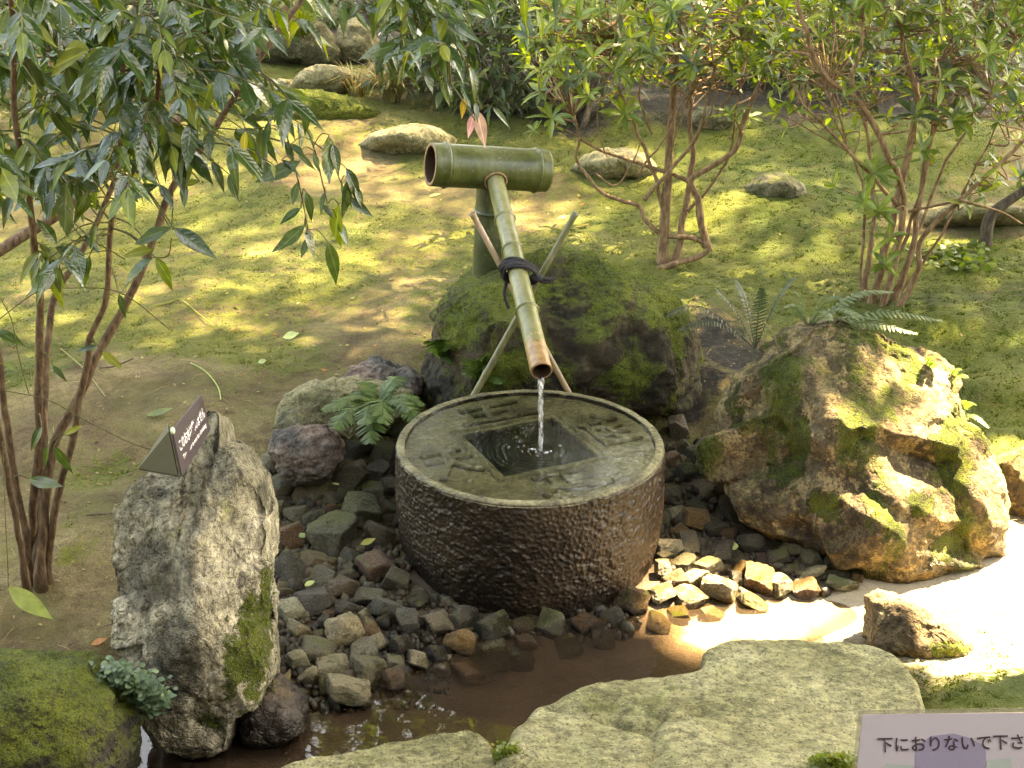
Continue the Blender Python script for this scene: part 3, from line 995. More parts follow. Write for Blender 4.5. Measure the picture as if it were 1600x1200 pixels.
# ------------------------------------------------------------------ stone basin
ZT = .42
BR = .45
t = NT('basin_stone')
nf = t.noise(30, 6, .7)
pk = t.voro(62, t.pos(), out='Distance')
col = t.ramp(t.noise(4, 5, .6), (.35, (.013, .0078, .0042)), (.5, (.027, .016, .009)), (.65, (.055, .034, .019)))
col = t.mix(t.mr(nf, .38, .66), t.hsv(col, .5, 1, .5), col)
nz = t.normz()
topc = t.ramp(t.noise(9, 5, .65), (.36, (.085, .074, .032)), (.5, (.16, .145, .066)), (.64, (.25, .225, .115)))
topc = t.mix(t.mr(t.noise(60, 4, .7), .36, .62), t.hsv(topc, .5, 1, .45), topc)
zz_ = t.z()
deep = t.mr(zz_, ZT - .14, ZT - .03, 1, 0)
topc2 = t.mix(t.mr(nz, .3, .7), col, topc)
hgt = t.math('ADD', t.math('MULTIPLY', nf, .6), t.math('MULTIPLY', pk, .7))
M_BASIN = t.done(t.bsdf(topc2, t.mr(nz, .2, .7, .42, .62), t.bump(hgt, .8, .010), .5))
t = NT('well_stone')
col = t.ramp(t.noise(14, 4, .6), (.4, (.010, .014, .010)), (.62, (.035, .045, .030)))
M_WELL = t.done(t.bsdf(col, .7, None, .3))

basin = thing('stone_basin', (0, 0, 0), 'round dark stone water basin carved like an old coin with a square well', 'water basin')
# drum
nth, nzv = 560, 150
th = np.linspace(0, 2 * PI, nth, endpoint=False)
zv = np.linspace(0, 1, nzv)
prof_z = -.08 + zv * (ZT + .08 - .012)
hh = prof_z / ZT
prof_r = BR + .004 * np.sin(hh * PI) - .022 * np.clip(1 - hh, 0, 1.3) ** 4
# rounded upper edge, then rim top inwards
arc = np.linspace(0, PI / 2, 8)
prof_z = np.concatenate([prof_z, ZT - .012 + .012 * np.sin(arc), np.full(8, ZT), ZT - .018 * np.linspace(.1, 1, 6)])
prof_r = np.concatenate([prof_r, BR - .012 + .012 * np.cos(arc), np.linspace(BR - .014, .424, 8), np.linspace(.421, .417, 6)])
m = len(prof_z)
TH, K = np.meshgrid(th, np.arange(m), indexing='ij')
V = np.stack([prof_r[K] * np.cos(TH), prof_r[K] * np.sin(TH), prof_z[K]], -1).reshape(-1, 3)
dirr = np.stack([np.cos(TH), np.sin(TH), 0 * TH], -1).reshape(-1, 3)
sidew = np.clip((m - 22 - K.ravel()) / 6.0, 0, 1)
pk_ = fbm(V * 34, 4)
V += dirr * (.0028 * pk_ * (.6 + 1.2 * np.clip(fbm(V * 4 + 9, 2) + .4, 0, 1)) + .005 * fbm(V * 4, 3) + .004 * np.abs(fbm(V * np.array([85, 85, 60]) + 4, 3)))[:, None] * (.25 + .75 * sidew)[:, None]
V[:, 2] += (.0025 * fbm(V * 18 + 3, 4)) * (1 - sidew)
i, j = np.meshgrid(np.arange(nth), np.arange(m - 1), indexing='ij')
A = (i * m + j).ravel()
B = (((i + 1) % nth) * m + j).ravel()
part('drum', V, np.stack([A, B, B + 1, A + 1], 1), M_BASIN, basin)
# carved face : height field with the square well
ROT = math.radians(25)
cr, sr = math.cos(ROT), math.sin(ROT)
ng = 300
g = np.linspace(-.421, .421, ng)
X, Y = np.meshgrid(g, g, indexing='ij')
x, y = X.ravel(), Y.ravel()
lx, ly = x * cr + y * sr, -x * sr + y * cr
sq = np.maximum(np.abs(lx), np.abs(ly))
z = np.full(len(x), ZT - .016)
z += .003 * fbm(np.stack([x * 14, y * 14, x * 0], 1), 4)
fr = np.clip(1 - np.abs(sq - .198) / .012, 0, 1)
z += .0088 * np.clip(fr * 1.8, 0, 1)
well = np.clip((.172 - sq) / .010, 0, 1)
z -= well * (.16 + .01 * fbm(np.stack([x * 9, y * 9, x * 0], 1), 3))
i, j = np.meshgrid(np.arange(ng - 1), np.arange(ng - 1), indexing='ij')
q = (i * ng + j).ravel()
F = np.stack([q, q + ng, q + ng + 1, q + 1], 1)
rr = np.hypot(x, y)
F = F[(rr[F] < .4205).all(1)]
me = mesh_np('carved_face', np.stack([x, y, z], 1), F, M_BASIN)
me.materials.append(M_WELL)
mi = (sq[F] < .171).all(1).astype(np.int32)
me.polygons.foreach_set('material_index', mi)
link('carved_face', me, basin)

# raised strokes of the four characters round the well
def strokes(lines, wd, cx, cy, name):
    parts = []
    for ln in lines:
        P = smooth_path([np.array([a, b, 0.0]) for a, b in ln], 3) if len(ln) > 2 else np.array([[*ln[0], 0.0], [*(np.array(ln[0]) * .5 + np.array(ln[1]) * .5), 0.0], [*ln[1], 0.0]])
        T = np.gradient(P, axis=0)
        T /= np.linalg.norm(T, axis=1)[:, None] + 1e-9
        Nn = np.stack([-T[:, 1], T[:, 0], T[:, 0] * 0], 1)
        k = len(P)
        ws = wd * (1 + .15 * perlin(P * 40 + 3))
        rows = []
        for (s_, h_) in ((-1, -.012), (-.9, .0052), (0, .0058), (.9, .0052), (1, -.012)):
            rows.append(P + Nn * (ws * s_ * .5)[:, None] + np.array([0, 0, h_]))
        rows = np.stack(rows, 1)
        ext = T[[0, -1]] * wd * .25
        rows[0, :, :2] -= ext[0, :2]
        rows[-1, :, :2] += ext[1, :2]
        Vv = rows.reshape(-1, 3)
        a, b = np.meshgrid(np.arange(k - 1), np.arange(4), indexing='ij')
        q_ = (a * 5 + b).ravel()
        Fq = np.stack([q_, q_ + 5, q_ + 6, q_ + 1], 1)
        e = np.array([[0, 1, 2, 3], [0, 3, 4, 4], [(k - 1) * 5 + 3, (k - 1) * 5 + 2, (k - 1) * 5 + 1, (k - 1) * 5], [(k - 1) * 5 + 4, (k - 1) * 5 + 3, (k - 1) * 5, (k - 1) * 5]])
        parts.append((Vv, fix(np.concatenate([Fq, e]))))
    Vv, Ff = merge(parts)
    px_, py_ = Vv[:, 0] + cx, Vv[:, 1] + cy
    Vw = np.stack([px_ * cr - py_ * sr, px_ * sr + py_ * cr, Vv[:, 2] + ZT - .0096 + .0014 * fbm(Vv * 60, 2)], 1)
    part(name, Vw, Ff, M_BASIN, basin)


u = .075
strokes([[(-1.4 * u, .75 * u), (1.4 * u, .75 * u)], [(-.15 * u, .7 * u), (-.5 * u, -.7 * u)], [(-1.0 * u, .05 * u), (.8 * u, .05 * u)], [(.8 * u, .05 * u), (.65 * u, -.7 * u)], [(-1.8 * u, -.75 * u), (1.8 * u, -.75 * u)]],
        .027, 0, .290, 'carved_character')
strokes([[(-.5 * u, 1.6 * u), (-1.0 * u, .7 * u)], [(-.75 * u, .9 * u), (-.75 * u, -1.5 * u)], [(-.7 * u, .85 * u), (.9 * u, .85 * u)], [(-.7 * u, .15 * u), (.8 * u, .15 * u)], [(-.7 * u, -.6 * u), (.8 * u, -.6 * u)],
         [(-.7 * u, -1.4 * u), (1.0 * u, -1.4 * u)], [(.15 * u, .9 * u), (.15 * u, -1.4 * u)], [(.1 * u, 1.5 * u), (.3 * u, 1.1 * u)]], .024, .292, 0, 'carved_character')
strokes([[(-1.3 * u, .75 * u), (1.3 * u, .75 * u)], [(1.3 * u, .7 * u), (1.1 * u, .35 * u)], [(0, .75 * u), (0, -.65 * u)], [(0, .05 * u), (1.0 * u, .05 * u)], [(-.7 * u, .3 * u), (-.8 * u, -.3 * u), (-1.5 * u, -.85 * u)], [(-.8 * u, -.3 * u), (0, -.7 * u), (1.6 * u, -.8 * u)]],
        .027, 0, -.292, 'carved_character')
strokes([[(-.4 * u, 1.5 * u), (-.9 * u, .8 * u)], [(-.7 * u, .9 * u), (.8 * u, .9 * u)], [(-1.0 * u, .1 * u), (1.0 * u, .1 * u)], [(.05 * u, .9 * u), (-.1 * u, -.2 * u), (-.9 * u, -1.5 * u)], [(0, -.1 * u), (.4 * u, -.8 * u), (1.0 * u, -1.4 * u)]],
        .027, -.294, 0, 'carved_character')

# water lying in the basin
JET = atZ(845, 706, ZT - .007)[:2]
nt_, nr_ = 160, 110
th = np.linspace(0, 2 * PI, nt_, endpoint=False)
dx, dy = np.cos(th), np.sin(th)
bq = JET[0] * dx + JET[1] * dy
tmax = -bq + np.sqrt(bq * bq - (JET @ JET - .4195 ** 2))
tt = np.linspace(0, 1, nr_) ** 1.15
Rm = tmax[:, None] * tt[None, :]
Vx = JET[0] + dx[:, None] * Rm
Vy = JET[1] + dy[:, None] * Rm
P3 = np.stack([Vx.ravel() * 26, Vy.ravel() * 40, Vx.ravel() * 0], 1)
rip = .00035 * np.sin(Rm.ravel() / .021 * 2 * PI + 1.3 * perlin(P3 * .4)) * np.exp(-Rm.ravel() / .20) + .00055 * perlin(P3 * np.array([.8, .5, 1])) * np.exp(-Rm.ravel() / .5)
rip *= np.clip((1 - tt[None, :].repeat(nt_, 0).ravel()) / .08, 0, 1)
V = np.stack([Vx.ravel(), Vy.ravel(), ZT - .0030 + rip], 1)
i, j = np.meshgrid(np.arange(nt_), np.arange(nr_ - 1), indexing='ij')
A = (i * nr_ + j).ravel()
B = (((i + 1) % nt_) * nr_ + j).ravel()
M_BWATER = water_mat('basin_water', (.93, .95, .88), .06, 22)
part('water', V, np.stack([A, A + 1, B + 1, B], 1), M_BWATER, basin)

# ------------------------------------------------------------------ bamboo spout
def bamboo_mat(name, a, b, c, axis_rot=(0, 0, 0), tan_at=None):
    t = NT(name)
    tc = t.n('ShaderNodeTexCoord').outputs['Object']
    mp = t.n('ShaderNodeMapping')
    t.set(mp.inputs[0], tc)
    mp.inputs['Rotation'].default_value = axis_rot
    mp.inputs['Scale'].default_value = (60, 60, 3)
    st = t.noise(1, 4, .6, mp.outputs[0])
    bl = t.noise(7, 5, .65, tc)
    col = t.ramp(t.math('ADD', t.math('MULTIPLY', st, .4), t.math('MULTIPLY', bl, .6)), (.36, a), (.5, b), (.64, c))
    col = t.mix(t.mr(t.noise(90, 3, .7, tc), .60, .72), col, (.16, .15, .09))
    mil = t.mr(t.noise(26, 6, .75, tc), .56, .68)
    col = t.mix(t.math('MULTIPLY', mil, .55), col, t.hsv(col, .49, .5, .45))
    fade = t.mr(t.noise(5, 4, .6, tc, dist=.6), .5, .66)
    col = t.mix(t.math('MULTIPLY', fade, .5), col, t.hsv(col, .47, .7, 1.5))
    if tan_at:
        g = t.n('ShaderNodeAttribute')
        g.attribute_name = 'dry'
        d = t.math('ADD', g.outputs['Fac'], t.mr(st, .3, .7, -.35, .35))
        col = t.mix(t.mr(d, .4, .65), col, t.ramp(st, (.35, (.19, .092, .034)), (.65, (.30, .19, .08))))
    return t.done(t.bsdf(col, t.mr(bl, .3, .7, .28, .5), t.bump(st, .12, .004), .5))


M_BPIPE = bamboo_mat('pipe_bamboo', (.075, .082, .022), (.125, .130, .042), (.175, .170, .065), tan_at=True)
M_BPOST = bamboo_mat('post_bamboo', (.018, .026, .010), (.032, .044, .016), (.055, .066, .024))
M_BBAR = bamboo_mat('bar_bamboo', (.026, .034, .008), (.052, .064, .014), (.095, .102, .028))
M_BSTK = bamboo_mat('stick_bamboo', (.05, .056, .018), (.09, .09, .034), (.15, .13, .06))
M_BTAN = bamboo_mat('dry_bamboo', (.17, .105, .05), (.24, .155, .08), (.30, .21, .12))
t = NT('cut_bamboo')
M_CUT = t.done(t.bsdf(t.ramp(t.noise(60, 4, .7), (.35, (.14, .08, .04)), (.65, (.30, .19, .10))), .8, None, .3))
t = NT('bamboo_inside')
M_INS = t.done(t.bsdf((.05, .028, .014), .8, None, .2))
t = NT('black_rope')
M_ROPE = t.done(t.bsdf((.012, .011, .013), .75, t.bump(t.voro(260), .8, .004), .4))


def hollow(p0, p1, r, wall, nodes=(), n=40, seg=60, taper=1.0, mats=None, name='pipe', parent=None, dry=None, cut_slope=0.0):
    """hollow culm from p0 to p1 (closed walls, open ends), with swollen nodes"""
    p0, p1 = np.array(p0, float), np.array(p1, float)
    L = np.linalg.norm(p1 - p0)
    T = (p1 - p0) / L
    s = np.sort(np.concatenate([np.linspace(0, 1, seg)] + [np.linspace(q - .022 / L, q + .022 / L, 13) for q in nodes]))
    s = s[(s >= 0) & (s <= 1)]
    R = r * (1 + (taper - 1) * s)
    for q in nodes:
        d = (s - q) * L
        R = R + .0045 * np.exp(-(d / .005) ** 2) - .0025 * np.exp(-((d - .007) / .0025) ** 2) + .003 * np.exp(-(d / .016) ** 2)
    a = np.array([0, 0, 1.0]) if abs(T[2]) < .9 else np.array([0, 1.0, 0])
    N = a - T * (a @ T)
    N /= np.linalg.norm(N)
    Bv = np.cross(T, N)
    ang = np.linspace(0, 2 * PI, n, endpoint=False)
    ring = np.cos(ang)[:, None] * N + np.sin(ang)[:, None] * Bv
    def shell(rad, ss):
        Vv = (p0 + T * (ss * L)[:, None])[:, None, :] + rad[:, None, None] * ring[None]
        return Vv
    Vo = shell(R, s)
    Vi = shell(R - wall, s)
    m_ = len(s)
    Vv = np.concatenate([Vo.reshape(-1, 3), Vi.reshape(-1, 3)])
    i, j = np.meshgrid(np.arange(m_ - 1), np.arange(n), indexing='ij')
    A = (i * n + j).ravel()
    B = (i * n + (j + 1) % n).ravel()
    Fo = np.stack([A, B, B + n, A + n], 1)
    Fi = np.stack([A + n, B + n, B, A], 1) + m_ * n
    j = np.arange(n)
    k = (j + 1) % n
    e0 = np.stack([j, j + m_ * n, k + m_ * n, k], 1)
    o = (m_ - 1) * n
    e1 = np.stack([o + j, o + k, o + k + m_ * n, o + j + m_ * n], 1)
    Fq = np.concatenate([Fo, Fi, e0, e1])
    me_ = mesh_np(name, Vv - wpos(parent), Fq, mats[0])
    for mm_ in mats[1:]:
        me_.materials.append(mm_)
    idx = np.concatenate([np.zeros(len(Fo)), np.full(len(Fi), 1), np.full(2 * n, 2)]).astype(np.int32)
    me_.polygons.foreach_set('material_index', idx)
    if dry is not None:
        at = me_.attributes.new('dry', 'FLOAT', 'POINT')
        d = np.clip((s - dry[0]) / (dry[1] - dry[0]), 0, 1)
        at.data.foreach_set('value', np.tile(np.repeat(d, n), 2).astype(np.float32))
    return link(name, me_, parent), T, N, Bv


TC = atY(770, 264, 1.0)
TIPC = atY(846, 580, -.03)
postb = np.array([atY(748, 430, 1.07)[0], 1.07, float(hz(-.1, 1.07)[0]) - .1])
spout = thing('bamboo_spout', (postb[0], postb[1], postb[2] + .1), 'green bamboo spout on a post, pouring water into the stone basin', 'bamboo spout')
T0 = atY(672, 257, .93)
T1 = atY(853, 267, 1.08)
bar, bT, bN, bB = hollow(T0, T1, .082, .013, nodes=(.12, .90), n=56, mats=(M_BBAR, M_INS, M_CUT), name='crossbar', parent=spout)
# inner wall (septum) that closes the crossbar at its nodes
for q in (.12, .90):
    c = np.array(T0) + (np.array(T1) - np.array(T0)) * q
    ang = np.linspace(0, 2 * PI, 40, endpoint=False)
    ring = c + .072 * (np.cos(ang)[:, None] * bN + np.sin(ang)[:, None] * bB)
    V = np.vstack([ring, c + bT * .006])
    part('septum', V, np.array([[k, (k + 1) % 40, 40] for k in range(40)]), M_INS, spout)
ptop = atY(768, 292, 1.05)
hollow(postb, np.array([ptop[0], 1.05, ptop[2] + .02]), .062, .010, nodes=(.45, .88), n=44, taper=.93, mats=(M_BPOST, M_INS, M_CUT), name='post', parent=spout)
pipe, pT, pN, pB = hollow(np.array(TC) + (np.array(TC) - np.array(TIPC)) * .0, TIPC, .0325, .0055, nodes=(.28, .44, .735), n=44, seg=120, taper=1.12, mats=(M_BPIPE, M_INS, M_CUT), name='pipe', parent=spout, dry=(.80, .97))
# ring of cut bamboo where the pipe enters the bar
ang = np.linspace(0, 2 * PI, 41)
c = np.array(TC) + pT * .082
V, F = ttube(c + .040 * (np.cos(ang)[:, None] * pN + np.sin(ang)[:, None] * pB), .0045, 8, False)
part('collar', V, F, M_CUT, spout)
LASH = atY(826, 440, .46)


def stick(a, b, ra, rb, mat, nm='support_stick', nodes=(.0, .42, .78)):
    P = np.array([np.array(a) + (np.array(b) - np.array(a)) * s for s in np.linspace(0, 1, 60)])
    s = np.linspace(0, 1, 60)
    R = ra + (rb - ra) * s
    for q in nodes:
        R = R + .0035 * np.exp(-((s - q) / .012) ** 2)
    V, F = ttube(P, R, 14)
    return part(nm, V, F, mat, spout)


yb = .50
s1a, s1b = atY(737, 332, yb + .06), atY(888, 612, yb - .05)
s2a, s2b = atY(900, 332, yb + .05), atY(746, 608, yb - .07)
ext = lambda a, b, k: np.array(b) + (np.array(b) - np.array(a)) * k
stick(s1a, ext(s1a, s1b, .30), .0105, .011, M_BTAN, nodes=(0.004, .5))
stick(s2a, ext(s2a, s2b, .30), .0110, .0125, M_BSTK, nodes=(0.004, .38, .7))
# rope: turns round pipe and sticks
pc = np.array(TIPC) + (np.array(TC) - np.array(TIPC)) * .455
parts_ = []
for k in range(6):
    ang = np.linspace(0, 2 * PI, 60)
    off = (k - 2.5) * .0080
    ring = pc + pT * off + (np.cos(ang)[:, None] * np.array([.062 + .004 * math.sin(k * 2.1), 0, .004 * (k % 2)]) + np.sin(ang)[:, None] * (pN * .044)) + np.array([.006, 0, -.004])
    ring += np.stack([0 * ang, 0 * ang, -.012 * np.cos(ang)], 1)
    parts_.append(ttube(ring + np.stack([.0016 * np.sin(ang * 5 + k), 0 * ang, .0018 * np.sin(ang * 4 + 2 * k)], 1), .0062, 8, False))
for s_ in (1, -1):
    P = smooth_path([pc + np.array([.060, -.02, -.012]), pc + np.array([.085, -.035, -.020 + .006 * s_]), pc + np.array([.115, -.03, -.024 + .004 * s_]), pc + np.array([.135, -.02, -.018])], 8)
    parts_.append(ttube(P, .0062, 8))
D_, F_ = ico(3)
parts_.append((pc + np.array([.072, -.030, -.016]) + D_ * np.array([.024, .017, .014]), F_))
P = smooth_path([pc + np.array([-.035, .02, -.03]), pc + np.array([-.045, .01, -.09]), pc + np.array([-.03, .0, -.14])], 8)
parts_.append(ttube(P, .0065, 8))
V, F = merge(parts_)
part('rope_lashing', V, F, M_ROPE, spout)

# ------------------------------------------------------------------ falling water
t = NT('falling_water')
fr = t.n('ShaderNodeFresnel')
fr.inputs[0].default_value = 1.33
nb = t.bump(t.noise(50, 3, .6, t.pos(1, (1, 1, .35))), .9, .01)
t.set(fr.inputs['Normal'], nb)
tp = t.n('ShaderNodeBsdfTransparent')
gl = t.n('ShaderNodeBsdfGlossy')
gl.inputs['Roughness'].default_value = .06
t.set(gl.inputs['Normal'], nb)
df = t.n('ShaderNodeBsdfTranslucent')
df.inputs[0].default_value = (.9, .92, .95, 1)
d2 = t.n('ShaderNodeBsdfDiffuse')
d2.inputs[0].default_value = (.9, .92, .95, 1)
foam = t.mixs(.5, df.outputs[0], d2.outputs[0])
und = t.mixs(t.mr(t.noise(65, 3, .6, t.pos(1, (1.2, 1.2, .4))), .47, .60, .05, .75), tp.outputs[0], foam)
M_FALL = t.done(t.mixs(t.math('MINIMUM', t.math('MULTIPLY', fr.outputs[0], 3.0), 1.0), und, gl.outputs[0]))
lip = np.array(TIPC) - pN * .030
lip[2] = TIPC[2] - .028
fall = thing('falling_water', (JET[0], JET[1], ZT - .006), 'thin clear stream of water falling from the bamboo spout', 'water')
parts_ = []
for k, (ph, rr0) in enumerate(((0, .0055), (2.3, .0045), (4.2, .0035))):
    s = np.linspace(0, 1, 70)
    P = lip + (np.array([JET[0], JET[1], ZT - .006]) - lip) * s[:, None]
    P[:, 1] += -.018 * np.sin(PI * np.sqrt(s)) * (1 - s)
    amp = .0055 * (1 - .35 * s)
    P[:, 0] += amp * np.cos(s * 8 + ph)
    P[:, 1] += amp * np.sin(s * 8 + ph)
    R = rr0 * (1.15 - .4 * s + .12 * np.sin(s * 23 + ph * 3) + .08 * np.sin(s * 51 + ph))
    parts_.append(ttube(P, R, 12))
V, F = merge(parts_)
part('jet', V, F, M_FALL, fall)
D_, F_ = ico(3)
rs = np.random.default_rng(4)
for k in range(7):
    a = rs.uniform(0, 2 * PI)
    rad = rs.uniform(.006, .036)
    r_ = rs.uniform(.002, .0052)
    c = np.array([JET[0] + rad * math.cos(a), JET[1] + rad * math.sin(a), ZT - .006 + rs.uniform(0, .008)])
    part('droplet', c + D_ * np.array([r_ * 1.5, r_ * 1.2, r_ * .8]), F_, M_FALL, fall)
for bx, by in ((795, 699), (818, 697), (875, 697)):
    c = atZ(bx, by, ZT - .007)
    r_ = rs.uniform(.004, .008)
    Dh = D_.copy()
    Dh[:, 2] = np.maximum(Dh[:, 2], -.1)
    part('bubble', c + Dh * r_, F_, M_FALL, fall)

# ------------------------------------------------------------------ lettering
def text_mesh(body, size):
    cu = bpy.data.curves.new('lettering', 'FONT')
    cu.body = body
    cu.size = size
    cu.align_x = 'CENTER'
    cu.align_y = 'CENTER'
    cu.extrude = 0
    cu.offset = size * .012
    o = bpy.data.objects.new('lettering', cu)
    COL.objects.link(o)
    dg = bpy.context.evaluated_depsgraph_get()
    me_ = bpy.data.meshes.new_from_object(o.evaluated_get(dg))
    bpy.data.objects.remove(o)
    bpy.data.curves.remove(cu)
    return me_


def flat_text(body, parent, origin, ux, uy, width, height, mat, lift=.0015):
    me_ = text_mesh(body, 1.0)
    n_ = len(me_.vertices)
    co = np.zeros(n_ * 3, np.float32)
    me_.vertices.foreach_get('co', co)
    co = co.reshape(-1, 3)
    lo, hi = co.min(0), co.max(0)
    sx, sy = width / (hi[0] - lo[0]), height / (hi[1] - lo[1])
    mid = (lo + hi) / 2
    nn = np.cross(ux, uy)
    W = np.array(origin) + np.outer((co[:, 0] - mid[0]) * sx, ux) + np.outer((co[:, 1] - mid[1]) * sy, uy) + nn * lift
    me_.vertices.foreach_set('co', (W - wpos(parent)).astype(np.float32).ravel())
    me_.materials.clear()
    me_.materials.append(mat)
    me_.update()
    return link('lettering', me_, parent)


def plate(c4, thick, mat, name, parent):
    """c4: four world corners in order; solid plate behind them"""
    c4 = [np.array(c) for c in c4]
    nn = np.cross(c4[1] - c4[0], c4[3] - c4[0])
    nn /= np.linalg.norm(nn)
    V = np.array(c4 + [c - nn * thick for c in c4])
    F = np.array([[0, 1, 2, 3], [7, 6, 5, 4], [0, 4, 5, 1], [1, 5, 6, 2], [2, 6, 7, 3], [3, 7, 4, 0]])
    return part(name, V, F, mat, parent, False)


t = NT('sign_brown')
M_SBR = t.done(t.bsdf(t.mix(t.mr(t.noise(160, 3, .7), .55, .7), (.030, .019, .024), (.060, .044, .048)), .5, None, .5))
t = NT('sign_back')
M_SBK = t.done(t.bsdf(t.mix(t.noise(30, 4), (.035, .035, .022), (.06, .058, .036)), .5, None, .5))
t = NT('white_letters')
M_WL = t.done(t.bsdf((.82, .80, .84), .5))
t = NT('chipped_edge')
M_CHIP = t.done(t.bsdf((.55, .68, .50), .6))
# folded sign: front board faces to the right of the camera, back board to the left
Ys = -1.06
p_tl = atY(270, 673, Ys - .03)
p_tr = atY(315, 617, Ys + .21)
p_br = atY(329, 672, Ys + .22)
p_bl = atY(285, 744, Ys - .06)
q_tl = atY(262, 662, Ys + .16)
q_bl = atY(216, 732, Ys + .03)
bz = min(p_bl[2], p_br[2]) - .02
sg = thing('folded_sign', (float(p_bl[0]), float(p_bl[1]), bz), 'small folded dark brown sign with white Japanese and English lettering on the upright stone', 'sign')
c4 = [p_bl, p_br, p_tr, p_tl]
plate(c4, .006, M_SBR, 'front_board', sg)
plate([q_bl, p_bl + np.array([-.012, .004, .0]), p_tl + np.array([-.012, .004, -.004]), q_tl], .006, M_SBK, 'back_board', sg)
ux = (p_tr - p_tl + p_br - p_bl) / 2
Lw = np.linalg.norm(ux)
ux /= Lw
uy = (p_tl - p_bl + p_tr - p_br) / 2
Lh = np.linalg.norm(uy)
uyn = uy / Lh
cen = (p_tl + p_tr + p_bl + p_br) / 4


def skew_text(body, parent, cen, ux, uy, wd_, ht_, mat, lift=.002):
    me_ = text_mesh(body, 1.0)
    co = np.zeros(len(me_.vertices) * 3, np.float32)
    me_.vertices.foreach_get('co', co)
    co = co.reshape(-1, 3)
    lo, hi = co.min(0), co.max(0)
    mid = (lo + hi) / 2
    nn = np.cross(ux, uy)
    nn /= np.linalg.norm(nn)
    W = np.array(cen) + np.outer((co[:, 0] - mid[0]) / (hi[0] - lo[0]) * wd_, ux) + np.outer((co[:, 1] - mid[1]) / (hi[1] - lo[1]) * ht_, uy) + nn * lift
    me_.vertices.foreach_set('co', (W - wpos(parent)).astype(np.float32).ravel())
    me_.materials.clear()
    me_.materials.append(mat)
    me_.update()
    return link('lettering', me_, parent)


skew_text('このお水は飲めません', sg, cen + uy * .10, ux, uyn, Lw * .86, Lh * .30, M_WL)
skew_text('This water is not for drinking', sg, cen - uy * .22, ux, uyn, Lw * .80, Lh * .14, M_WL)
D_, F_ = ico(2)
part('chipped_corner', p_tl + D_ * np.array([.006, .006, .010]), F_, M_CHIP, sg)

# white notice in the foreground
t = NT('notice_white')
M_NW = t.done(t.bsdf((.28, .262, .29), .25, None, .5))
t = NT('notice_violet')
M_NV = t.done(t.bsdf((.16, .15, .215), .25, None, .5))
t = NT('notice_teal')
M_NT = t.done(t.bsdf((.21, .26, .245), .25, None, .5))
t = NT('notice_ink')
M_NI = t.done(t.bsdf((.02, .004, .012), .5))
t = NT('notice_film')
M_NF = t.done(t.mixs(.65, t.bsdf((.25, .23, .17), .25), t.n('ShaderNodeBsdfTransparent').outputs[0]))
Yn = -1.72
n_tl, n_bl = atY(1348, 1117, Yn + .10), atY(1334, 1262, Yn)
n_tr = atY(1670, 1112, Yn + .10)
n_br = n_bl + (n_tr - n_tl)
no = thing('notice_board', (float(n_bl[0] + n_br[0]) / 2, float(n_bl[1]), float(n_bl[2])), 'white notice with dark Japanese lettering, cut off by the bottom corner of the frame', 'sign')
plate([n_bl, n_br, n_tr, n_tl], .006, M_NW, 'board', no)
e = .010
nx_ = (n_br - n_bl) / np.linalg.norm(n_br - n_bl)
ny_ = (n_tl - n_bl) / np.linalg.norm(n_tl - n_bl)
nn = np.cross(nx_, ny_)
plate([n_bl - nx_ * e - ny_ * e - nn * .002, n_br + nx_ * e - ny_ * e - nn * .002, n_tr + nx_ * e + ny_ * e - nn * .002, n_tl - nx_ * e + ny_ * e - nn * .002], .002, M_NF, 'film_edge', no)
NW_, NH_ = np.linalg.norm(n_br - n_bl), np.linalg.norm(n_tl - n_bl)
npx = NW_ / 330.0


def npt(px, py, lift):
    """a point of the notice's plane under a pixel of the photo"""
    d = ray(px, py)
    s = ((n_bl - CAM) @ nn) / (d @ nn)
    return CAM + d * s + nn * lift


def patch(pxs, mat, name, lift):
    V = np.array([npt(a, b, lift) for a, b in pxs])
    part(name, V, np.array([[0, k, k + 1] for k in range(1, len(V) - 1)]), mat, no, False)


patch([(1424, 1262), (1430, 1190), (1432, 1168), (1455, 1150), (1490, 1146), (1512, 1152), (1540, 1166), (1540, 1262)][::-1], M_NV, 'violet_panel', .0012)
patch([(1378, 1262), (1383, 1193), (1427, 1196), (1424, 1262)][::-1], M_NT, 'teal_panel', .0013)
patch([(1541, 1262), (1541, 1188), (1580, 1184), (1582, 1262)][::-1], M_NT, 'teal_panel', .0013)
ta, tb = npt(1371, 1164, 0), npt(1626, 1158, 0)
tw = tb - ta
flat_text('下におりないで下さい', no, (ta + tb) / 2, tw / np.linalg.norm(tw), np.cross(nn, tw / np.linalg.norm(tw)), np.linalg.norm(tw), .034, M_NI, .0024)
# legs of the notice
for px in (1390, 1640):
    a = npt(px, 1225, -.008)
    b = np.array([a[0], a[1] + .05, float(hz(a[0], a[1] + .05)[0]) - .05])
    V, F = ttube(np.array([a, (a + b) / 2, b]), .007, 8)
    part('leg', V, F, M_SBK, no)

